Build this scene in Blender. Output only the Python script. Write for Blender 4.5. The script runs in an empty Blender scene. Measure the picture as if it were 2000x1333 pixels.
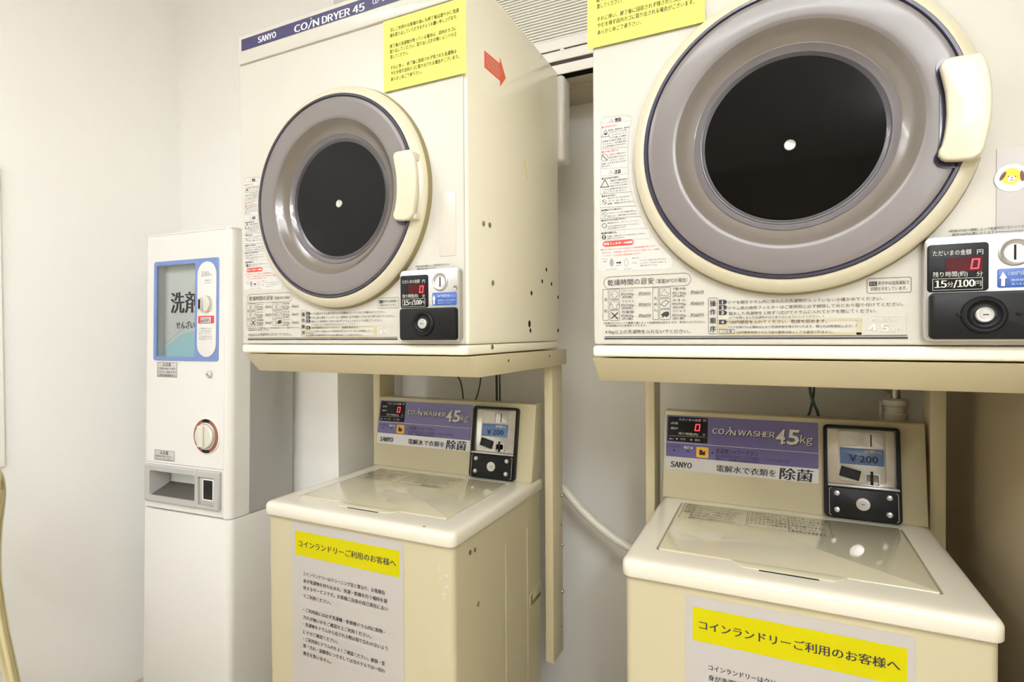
import bpy, bmesh, math, random
from mathutils import Vector, Matrix
C = bpy.context.scene.collection
PI = math.pi
random.seed(4)

# ------------------------------------------------------------------ camera
F, YAW, PITCH, ROLL = 1.0808, 0.4423, -0.0131, -0.0066
cam = bpy.data.cameras.new('camera'); cam.sensor_width = 36; cam.lens = F*18; cam.clip_start = 0.02
co = bpy.data.objects.new('camera', cam); C.objects.link(co)
fw = Vector((-math.sin(YAW)*math.cos(PITCH), math.cos(YAW)*math.cos(PITCH), math.sin(PITCH)))
rt0 = Vector((math.cos(YAW), math.sin(YAW), 0)); up0 = rt0.cross(fw)
rt = rt0*math.cos(ROLL) + up0*math.sin(ROLL); up = up0*math.cos(ROLL) - rt0*math.sin(ROLL)
co.matrix_world = Matrix(((rt.x, up.x, -fw.x, 0), (rt.y, up.y, -fw.y, 0), (rt.z, up.z, -fw.z, 1.28), (0, 0, 0, 1)))
bpy.context.scene.camera = co

# ------------------------------------------------------------------ world, exposure
sc = bpy.context.scene
sc.view_settings.view_transform = 'Standard'; sc.view_settings.look = 'None'
sc.view_settings.exposure = -0.20; sc.view_settings.gamma = 1.0; sc.view_settings.use_curve_mapping = False
w = bpy.data.worlds.new('world'); sc.world = w; w.use_nodes = True
w.node_tree.nodes['Background'].inputs[0].default_value = (0.9, 0.92, 1, 1)
w.node_tree.nodes['Background'].inputs[1].default_value = 0.05
sc.cycles.max_bounces = 10; sc.cycles.diffuse_bounces = 8; sc.cycles.glossy_bounces = 5
sc.cycles.use_denoising = True; sc.cycles.caustics_reflective = False; sc.cycles.caustics_refractive = False
sc.cycles.sample_clamp_indirect = 6

# ------------------------------------------------------------------ ceiling lamps (tubes, plus an added left fitting and added uplights)
CEIL = 2.75
def area(name, loc, sx, sy, power, col=(0.93, 0.97, 1.03)):
    l = bpy.data.lights.new(name, 'AREA'); l.shape = 'RECTANGLE'; l.size = sx; l.size_y = sy; l.energy = power; l.color = col
    o = bpy.data.objects.new(name, l); C.objects.link(o); o.location = loc
    return o
LAMPS = [(0.05, -0.50, PI/2), (0.95, -1.70, 0), (-1.45, -0.60, 0)]  # last fitting is added to brighten the left wall and nearby machines
UP = 1.6                                  # strength of uplights added to raise the ambient light off the ceiling
for (lx, ly, lr), pw in zip(LAMPS, (17, 46, 12)):
    area('fluorescent_light', (lx, ly, CEIL-.285), .16, 1.15, pw).rotation_euler.z = lr
    area('ambient_fill_uplight', (lx, ly, CEIL-.175), .20, 1.15, pw*UP).rotation_euler = (PI, 0, lr)

# ------------------------------------------------------------------ materials
def mat(name, col, rough=.45, metal=0, coat=0, spec=.5, var=.0, vscale=6, bump=0, bscale=300, emit=None, estr=0, dirt=None, dscale=3, dlo=.62, dhi=.75):
    m = bpy.data.materials.new(name); m.use_nodes = True
    nt = m.node_tree; b = nt.nodes['Principled BSDF']
    b.inputs['Base Color'].default_value = (*col, 1); b.inputs['Roughness'].default_value = rough
    b.inputs['Metallic'].default_value = metal; b.inputs['Coat Weight'].default_value = coat; b.inputs['Coat Roughness'].default_value = .06
    b.inputs['Specular IOR Level'].default_value = spec
    tc = nt.nodes.new('ShaderNodeTexCoord')
    src = None
    if var:
        n = nt.nodes.new('ShaderNodeTexNoise'); n.inputs['Scale'].default_value = vscale; n.inputs['Detail'].default_value = 3
        nt.links.new(tc.outputs['Object'], n.inputs['Vector'])
        mx = nt.nodes.new('ShaderNodeMix'); mx.data_type = 'RGBA'
        mx.inputs['A'].default_value = (*[c*(1-var) for c in col], 1); mx.inputs['B'].default_value = (*[min(1, c*(1+var)) for c in col], 1)
        nt.links.new(n.outputs['Fac'], mx.inputs['Factor']); src = mx.outputs['Result']
    if dirt:
        n = nt.nodes.new('ShaderNodeTexNoise'); n.inputs['Scale'].default_value = dscale; n.inputs['Detail'].default_value = 6; n.inputs['Roughness'].default_value = .65
        nt.links.new(tc.outputs['Object'], n.inputs['Vector'])
        r = nt.nodes.new('ShaderNodeMapRange'); r.inputs[1].default_value = dlo; r.inputs[2].default_value = dhi
        nt.links.new(n.outputs['Fac'], r.inputs[0])
        mx = nt.nodes.new('ShaderNodeMix'); mx.data_type = 'RGBA'
        if src: nt.links.new(src, mx.inputs['A'])
        else: mx.inputs['A'].default_value = (*col, 1)
        mx.inputs['B'].default_value = (*dirt, 1); nt.links.new(r.outputs[0], mx.inputs['Factor']); src = mx.outputs['Result']
    if src: nt.links.new(src, b.inputs['Base Color'])
    if bump:
        n = nt.nodes.new('ShaderNodeTexNoise'); n.inputs['Scale'].default_value = bscale; n.inputs['Detail'].default_value = 4
        nt.links.new(tc.outputs['Object'], n.inputs['Vector'])
        bp = nt.nodes.new('ShaderNodeBump'); bp.inputs['Strength'].default_value = bump; bp.inputs['Distance'].default_value = .002
        nt.links.new(n.outputs['Fac'], bp.inputs['Height']); nt.links.new(bp.outputs['Normal'], b.inputs['Normal'])
    if emit:
        b.inputs['Emission Color'].default_value = (*emit, 1); b.inputs['Emission Strength'].default_value = estr
    return m

M = {}
M['wall'] = mat('wallpaper', (.865, .86, .84), .75, spec=.25, var=.02, vscale=1.5, bump=.25, bscale=160)
M['ceiling'] = mat('ceiling_board', (.88, .87, .85), .8, bump=.1)
M['walldark'] = mat('brown_wall', (.26, .21, .14), .7, var=.05)
M['wallside'] = mat('shaded_tan_wall', (.42, .345, .22), .75, var=.03)  # return wall colour darkened to carry the shade of the gap
M['floor'] = mat('vinyl_floor', (.46, .40, .31), .4, var=.08, vscale=12)
M['cream'] = mat('brightened_side_enamel', (.88, .84, .70), .32, coat=.25, var=.015, vscale=2)  # lightened beyond the front to put side light into the colour
M['front'] = mat('dimmed_front_enamel', (.575, .555, .485), .36, coat=.15, var=.012, vscale=2)  # darkened to take excess front light out of the colour
M['plastic'] = mat('cream_plastic', (.62, .575, .425), .28, coat=.3)
M['stand'] = mat('stand_enamel', (.59, .525, .345), .4, coat=.15, var=.03, vscale=5, dirt=(.42, .35, .2), dscale=7, dlo=.68, dhi=.8)
M['wash'] = mat('washer_enamel', (.495, .445, .29), .35, coat=.2, var=.02, vscale=3, dirt=(.48, .42, .27), dscale=5, dlo=.68, dhi=.85)
M['rim'] = mat('washer_rim_plastic', (.74, .70, .59), .22, coat=.4)
M['groove'] = mat('lid_groove_shade', (.16, .13, .06), .7)  # dark plate colour deepens the shade in the gap around the lid
M['gripdark'] = mat('grip_shade', (.20, .165, .085), .7)  # dark colour stands in for shade inside the flat grip recess
M['slot'] = mat('slot_shade', (.05, .044, .038), .8)  # dark strips put the shade of the air conditioner slots into colour
M['lid'] = mat('washer_lid_plastic', (.62, .575, .42), .07, coat=.6)
M['smoke'] = mat('smoked_plastic', (.165, .145, .135), .32, coat=.12, var=.03, vscale=8)
M['smoke2'] = mat('smoked_plastic_dish', (.14, .125, .13), .16, coat=.5)
M['cone'] = mat('smoked_plastic_cone', (.15, .128, .105), .22, coat=.3)
M['navy'] = mat('navy_gasket', (.018, .015, .035), .3, coat=.3)
M['glass'] = mat('dark_window', (.004, .0035, .003), .05, spec=.13)
M['olive'] = mat('door_seal', (.25, .205, .09), .5)
M['silver'] = mat('brushed_silver', (.56, .55, .525), .33, metal=.75, var=.06, vscale=40)
M['chrome'] = mat('worn_chrome', (.72, .70, .66), .25, metal=.85, var=.1, vscale=30, dirt=(.30, .28, .25), dscale=26, dlo=.6, dhi=.78)
M['steel'] = mat('zinc_screw', (.38, .34, .25), .35, metal=.9)
M['black'] = mat('black_plastic', (.006, .006, .006), .42, spec=.22)
M['blackm'] = mat('black_matte', (.008, .008, .008), .7)
M['hole'] = mat('dark_hole', (.012, .010, .008), .9)
M['K'] = mat('print_ink', (.022, .020, .026), .6)
M['Dk'] = mat('print_black', (.012, .012, .02), .6)
M['C2'] = mat('print_cream', (.575, .555, .485), .5)
M['W'] = mat('print_white', (.88, .88, .86), .5)
M['lg'] = mat('print_light_grey', (.66, .64, .58), .5)
M['lb'] = mat('print_light_blue', (.50, .62, .85), .5)
M['red'] = mat('print_red', (.60, .05, .04), .55)
M['grey'] = mat('print_grey', (.28, .28, .30), .6)
M['tape'] = mat('old_tape', (.47, .42, .27), .4, var=.12, vscale=30)
M['clear'] = mat('clear_tape', (.60, .56, .48), .25)
M['sidetape'] = mat('side_tape', (.78, .69, .40), .5)
M['Wf'] = mat('faded_white_print', (.70, .68, .61), .5)
M['label'] = mat('white_label', (.62, .61, .57), .4)
M['navyband'] = mat('navy_band', (.030, .026, .095), .4)
M['led'] = mat('led_window', (.035, .003, .005), .4, spec=.2, emit=(1, .01, .02), estr=.05)
M['ledon'] = mat('led_segment', (.6, .02, .03), .4, emit=(1, .04, .05), estr=2.6)
M['blue'] = mat('blue_label', (.04, .10, .34), .4)
M['blue2'] = mat('price_window_blue', (.115, .19, .39), .25)
M['purple'] = mat('purple_sticker', (.125, .108, .285), .3, coat=.2)
M['silverprint'] = mat('silver_sticker', (.62, .61, .60), .38, metal=.6)
M['orange'] = mat('orange_button', (.80, .42, .01), .4)
M['yellow'] = mat('yellow_paper', (.88, .865, .165), .6, spec=.2, var=.015, vscale=8)
M['yellow2'] = mat('yellow_stripe', (.50, .455, .0), .6, spec=.15)
M['paper'] = mat('white_paper', (.45, .425, .395), .3, coat=.25)
M['arrow'] = mat('red_arrow_film', (.72, .09, .035), .4, var=.3, vscale=55)
M['vend'] = mat('vending_white', (.74, .73, .70), .3, coat=.2)
M['vblue'] = mat('vending_blue', (.14, .215, .48), .3, coat=.3)
M['vgrey'] = mat('vending_grey', (.43, .42, .40), .4)
M['trayfloor'] = mat('outlet_floor', (.10, .09, .075), .5)
M['cyan'] = mat('poster_cyan', (.50, .86, .95), .5)
M['poster'] = mat('poster_paper', (.86, .92, .89), .5, var=.03, vscale=9)
M['pale'] = mat('poster_pale_blue', (.62, .78, .86), .5)
M['tan'] = mat('knob_ring', (.24, .075, .045), .35)
M['knob'] = mat('knob_cream', (.72, .70, .60), .2, metal=.25, coat=.4)
M['ac'] = mat('air_conditioner_white', (.93, .92, .88), .4)
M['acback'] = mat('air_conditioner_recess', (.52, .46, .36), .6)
M['ringdark'] = mat('window_seal', (.045, .040, .045), .3, coat=.3)
M['hose'] = mat('hose_plastic', (.74, .72, .64), .35)
M['cable'] = mat('cable_rubber', (.03, .035, .025), .5)
M['green'] = mat('cable_green', (.015, .07, .05), .5)
M['brass'] = mat('gilt_frame', (.60, .54, .33), .28, metal=.85)
M['seat'] = mat('seat_vinyl', (.62, .60, .60), .6)
M['lamp'] = mat('lamp_tube', (.9, .9, .88), .5, emit=(1, .97, .9), estr=12)
M['brown'] = mat('sticker_brown', (.12, .035, .025), .5)
M['dogyellow'] = mat('sticker_yellow', (.85, .72, .02), .4)
def glass_mat():
    m = bpy.data.materials.new('clear_pane'); m.use_nodes = True; nt = m.node_tree; nt.nodes.clear()
    o = nt.nodes.new('ShaderNodeOutputMaterial'); t = nt.nodes.new('ShaderNodeBsdfTransparent'); g = nt.nodes.new('ShaderNodeBsdfGlossy')
    g.inputs['Roughness'].default_value = .03; t.inputs['Color'].default_value = (.98, .99, .99, 1)
    f = nt.nodes.new('ShaderNodeFresnel'); f.inputs['IOR'].default_value = 1.45; x = nt.nodes.new('ShaderNodeMixShader')
    nt.links.new(f.outputs[0], x.inputs[0]); nt.links.new(t.outputs[0], x.inputs[1]); nt.links.new(g.outputs[0], x.inputs[2]); nt.links.new(x.outputs[0], o.inputs['Surface'])
    return m
M['pane'] = glass_mat()

# ------------------------------------------------------------------ mesh helpers
class MB:
    def __init__(s): s.bm = bmesh.new(); s.ms = []
    def mi(s, m):
        m = M[m] if isinstance(m, str) else m
        if m not in s.ms: s.ms.append(m)
        return s.ms.index(m)
    def face(s, pts, m):
        f = s.bm.faces.new([s.bm.verts.new(p) for p in pts]); f.material_index = s.mi(m); return s
    def _merge(s, t, m):
        i = s.mi(m)
        for f in t.faces: f.material_index = i
        bmesh.ops.recalc_face_normals(t, faces=t.faces[:])
        me = bpy.data.meshes.new('tmp'); t.to_mesh(me); t.free(); s.bm.from_mesh(me); bpy.data.meshes.remove(me)
    def box(s, x0, x1, y0, y1, z0, z1, m, bev=0, seg=3):
        t = bmesh.new(); bmesh.ops.create_cube(t, size=1)
        for v in t.verts: v.co = Vector(((x0+x1)/2+v.co.x*(x1-x0), (y0+y1)/2+v.co.y*(y1-y0), (z0+z1)/2+v.co.z*(z1-z0)))
        if bev: bmesh.ops.bevel(t, geom=t.edges[:], offset=bev, segments=seg, profile=.5, affect='EDGES')
        s._merge(t, m); return s
    def prism(s, pts, f0, f1, m, bev=0, seg=3):
        """pts 2-D outline; f0/f1 map (a,b) to the two end caps"""
        t = bmesh.new(); A = [t.verts.new(f0(*p)) for p in pts]; B = [t.verts.new(f1(*p)) for p in pts]; n = len(pts)
        t.faces.new(A); t.faces.new(B[::-1])
        for i in range(n): t.faces.new((A[i], B[i], B[(i+1) % n], A[(i+1) % n]))
        bmesh.ops.recalc_face_normals(t, faces=t.faces[:])
        if bev:
            es = [e for e in t.edges if len(e.link_faces) == 2 and e.calc_face_angle(0) > .6]
            bmesh.ops.bevel(t, geom=es, offset=bev, segments=seg, profile=.5, affect='EDGES')
        s._merge(t, m); return s
    def loft(s, loops, m, cap0=False, cap1=False):
        t = bmesh.new(); L = [[t.verts.new(p) for p in lp] for lp in loops]; n = len(loops[0])
        for a, b in zip(L, L[1:]):
            for i in range(n): t.faces.new((a[i], a[(i+1) % n], b[(i+1) % n], b[i]))
        if cap0: t.faces.new(L[0][::-1])
        if cap1: t.faces.new(L[-1])
        s._merge(t, m); return s
    def lathe(s, prof, f, m, n=96, cap0=False, cap1=False):
        """prof (r,h); f(r*cos, r*sin, h) gives the point"""
        return s.loft([[f(r*math.cos(2*PI*i/n), r*math.sin(2*PI*i/n), h) for i in range(n)] for r, h in prof], m, cap0, cap1)
    def tube(s, pts, r, m, n=10, sub=6):
        P = [Vector(p) for p in pts]; Q = []
        for i in range(len(P)-1):
            p0, p1, p2, p3 = P[max(0, i-1)], P[i], P[i+1], P[min(len(P)-1, i+2)]
            for k in range(sub):
                t = k/sub; Q.append(.5*((2*p1)+(p2-p0)*t+(2*p0-5*p1+4*p2-p3)*t*t+(3*p1-p0-3*p2+p3)*t**3))
        Q.append(P[-1]); loops = []; prev = None
        for i, q in enumerate(Q):
            d = (Q[min(i+1, len(Q)-1)]-Q[max(i-1, 0)]).normalized()
            a = prev if prev else (Vector((0, 0, 1)) if abs(d.z) < .9 else Vector((1, 0, 0)))
            u = (a-d*a.dot(d)).normalized(); prev = u; v = d.cross(u)
            loops.append([q+r*(u*math.cos(2*PI*k/n)+v*math.sin(2*PI*k/n)) for k in range(n)])
        return s.loft(loops, m, True, True)
    def build(s, name, parent=None, loc=None, rot=None, smooth=35):
        me = bpy.data.meshes.new(name); s.bm.to_mesh(me); s.bm.free()
        for m in s.ms: me.materials.append(m)
        if smooth:
            for p in me.polygons: p.use_smooth = True
            me.set_sharp_from_angle(angle=math.radians(smooth))
        return link(name, me, parent, loc, rot)
def link(name, me, parent=None, loc=None, rot=None):
    o = bpy.data.objects.new(name, me); C.objects.link(o)
    if parent: o.parent = parent
    if loc: o.location = loc
    if rot: o.rotation_euler = rot
    return o
def rr(x0, x1, z0, z1, r, f, seg=6):
    """rounded rectangle, counter-clockwise, mapped through f(a,b)"""
    out = []
    for cx, cz, a0 in ((x1-r, z1-r, 0), (x0+r, z1-r, 90), (x0+r, z0+r, 180), (x1-r, z0+r, 270)):
        for i in range(seg+1):
            a = math.radians(a0+90*i/seg); out.append(f(cx+r*math.cos(a), cz+r*math.sin(a)))
    return out
def fy(y): return lambda a, b: (a, y, b)
def fz(z): return lambda a, b: (a, b, z)
def fx(x): return lambda a, b: (x, a, b)
def plate(mb, x0, x1, z0, z1, r, y0, y1, m, e=.0015):
    """raised rounded plate on a plane facing -Y: from depth y0 out to y1 (y1<y0)"""
    return mb.loft([rr(x0, x1, z0, z1, r, fy(y0)), rr(x0, x1, z0, z1, r, fy(y1+e)), rr(x0+e*.3, x1-e*.3, z0+e*.3, z1-e*.3, max(r-e*.3, .0002), fy(y1+e*.3)), rr(x0+e, x1-e, z0+e, z1-e, max(r-e, .0001), fy(y1))], m, True, True)

def thing(name, label, cat, loc=(0, 0, 0), rot=None, group=None):
    o = bpy.data.objects.new(name, None); C.objects.link(o); o.location = loc; o.empty_display_size = .1
    if rot: o.rotation_euler = rot
    return tag(o, label, cat, group)
def tag(o, label, cat, group=None):
    o['label'] = label; o['category'] = cat
    if group: o['group'] = group
    return o
def struct(o): o['kind'] = 'structure'; return o
def copy_tree(o, parent=None):
    c = o.copy(); C.objects.link(c)
    if parent: c.parent = parent
    for ch in list(o.children): copy_tree(ch, c)
    return c

# ------------------------------------------------------------------ print (lettering and marks as real flat shapes)
_cache = {}
def text_mesh(s, w):
    if (s, w) not in _cache:
        cu = bpy.data.curves.new('t', 'FONT'); cu.body = s; cu.resolution_u = 2; cu.offset = w
        ob = bpy.data.objects.new('t', cu); C.objects.link(ob)
        dg = bpy.context.evaluated_depsgraph_get(); me = bpy.data.meshes.new_from_object(ob.evaluated_get(dg))
        _cache[(s, w)] = ([v.co.xy.copy() for v in me.vertices], [tuple(p.vertices) for p in me.polygons])
        bpy.data.objects.remove(ob); bpy.data.curves.remove(cu); bpy.data.meshes.remove(me)
    return _cache[(s, w)]
LIFT = {'label': .0003, 'tape': .0005, 'R': .0008, 'F': .0008, 'P': .0009, 'O': .0010, 'L': .0010, 'T': .0012}
class Print:
    def __init__(s): s.v = []; s.f = []; s.fm = []; s.ms = []
    def mi(s, k):
        if M[k] not in s.ms: s.ms.append(M[k])
        return s.ms.index(M[k])
    def poly(s, pts, col, lift):
        n = len(s.v); s.v += [(x, -lift, z) for x, z in pts]
        a = sum(pts[i][0]*pts[(i+1) % len(pts)][1]-pts[(i+1) % len(pts)][0]*pts[i][1] for i in range(len(pts)))
        idx = list(range(n, n+len(pts)))
        s.f.append(idx if a > 0 else idx[::-1]); s.fm.append(s.mi(col))
    def line(s, pts, w, col, lift):
        for a, b in zip(pts, pts[1:]):
            d = Vector((b[0]-a[0], b[1]-a[1]))
            if d.length < 1e-6: continue
            d.normalize(); n = Vector((-d.y, d.x))*w/2; e = d*w*.35
            s.poly([(a[0]-e.x+n.x, a[1]-e.y+n.y), (a[0]-e.x-n.x, a[1]-e.y-n.y), (b[0]+e.x-n.x, b[1]+e.y-n.y), (b[0]+e.x+n.x, b[1]+e.y+n.y)], col, lift)
    def text(s, t, x0, x1, zc, h, col, w, lift, slant=0):
        if len(t) > 1 and all(ord(c) < 128 for c in t): return s.latin(t, x0, x1, zc, h, col, w, lift, slant)
        bold = 0
        if w and any(ord(c) > 0x2fff for c in t): bold, w = w*1.2, 0
        V, Fs = text_mesh(t, w)
        if not V: return
        a0 = min(p.x for p in V); a1 = max(p.x for p in V)
        cjk = any(ord(c) > 0x2fff for c in t)
        eh, ec = (.88, .38) if cjk else (.74, .365)
        sx = (x1-x0)/max(a1-a0, .01); sz = h/eh; n = len(s.v)
        s.v += [(x0+(p.x-a0)*sx+slant*(p.y-ec)*sz, -lift, zc+(p.y-ec)*sz) for p in V]
        s.f += [[i+n for i in f] for f in Fs]; s.fm += [s.mi(col)]*len(Fs)
        if bold:
            for k, d in enumerate((-bold, bold)): s.text(t, x0+d*sx, x1+d*sx, zc, h, col, 0, lift-.00007*(k+1), slant)
    def latin(s, t, x0, x1, zc, h, col, w, lift, slant=0):
        # plain grotesque capitals and figures, set one by one with even gaps
        G = []; x = 0
        for c in t:
            if c == ' ': x += .34; continue
            V, Fs = text_mesh(chr(ord(c)+0xfee0) if c.isalnum() or c in '-' else c, 0)
            a0 = min(p.x for p in V); a1 = max(p.x for p in V); G.append((V, Fs, x-a0)); x += a1-a0+.10
        sx = (x1-x0)/(x-.10); sz = h/.74
        for k, d in enumerate((0, -w*1.3, w*1.3) if w else (0,)):
            for V, Fs, dx in G:
                n = len(s.v)
                s.v += [(x0+(p.x+dx+d)*sx+slant*(p.y-.365)*sz, -lift+.00007*k, zc+(p.y-.365)*sz) for p in V]
                s.f += [[i+n for i in f] for f in Fs]; s.fm += [s.mi(col)]*len(Fs)
    def items(s, L, only=None, skip=None, dx=0, dz=0, slant=0):
        sh = lambda q: [(a+dx, b+dz) for a, b in q]
        for it in L:
            k = it[0]
            if k == 'T': s.text(it[1], it[2]+dx, it[3]+dx, it[4]+dz, it[5], it[6], it[7], LIFT['T']+(.0003 if it[6] in ('C2', 'W', 'lg') else 0), slant)
            elif k == 'P': s.poly(sh(it[1]), it[2], LIFT.get(it[2], .0009)+(.0006 if it[2] in ('lg', 'W') else 0))
            elif k == 'L': s.line(sh(it[1]), it[3], it[2], LIFT['L']+(.0006 if it[2] in ('lg', 'ledon') else 0))
            elif k == 'R': s.poly([(it[1]+dx, it[3]+dz), (it[2]+dx, it[3]+dz), (it[2]+dx, it[4]+dz), (it[1]+dx, it[4]+dz)], it[5], LIFT['R'])
            elif k in 'FO':
                r = min(it[2]-it[1], it[4]-it[3])*it[6]
                q = rr(it[1]+dx, it[2]+dx, it[3]+dz, it[4]+dz, max(r, 1e-5), lambda a, b: (a, b), 4)
                if k == 'F': s.poly(q, it[5], LIFT['F'])
                else: s.line(q+q[:1], .0006, it[5], LIFT['O'])
        return s
    def build(s, name, parent, loc=None, rot=None):
        me = bpy.data.meshes.new(name); me.from_pydata(s.v, [], s.f)
        for m in s.ms: me.materials.append(m)
        for p, i in zip(me.polygons, s.fm): p.material_index = i
        me.update()
        return link(name, me, parent, loc, rot)

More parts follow.
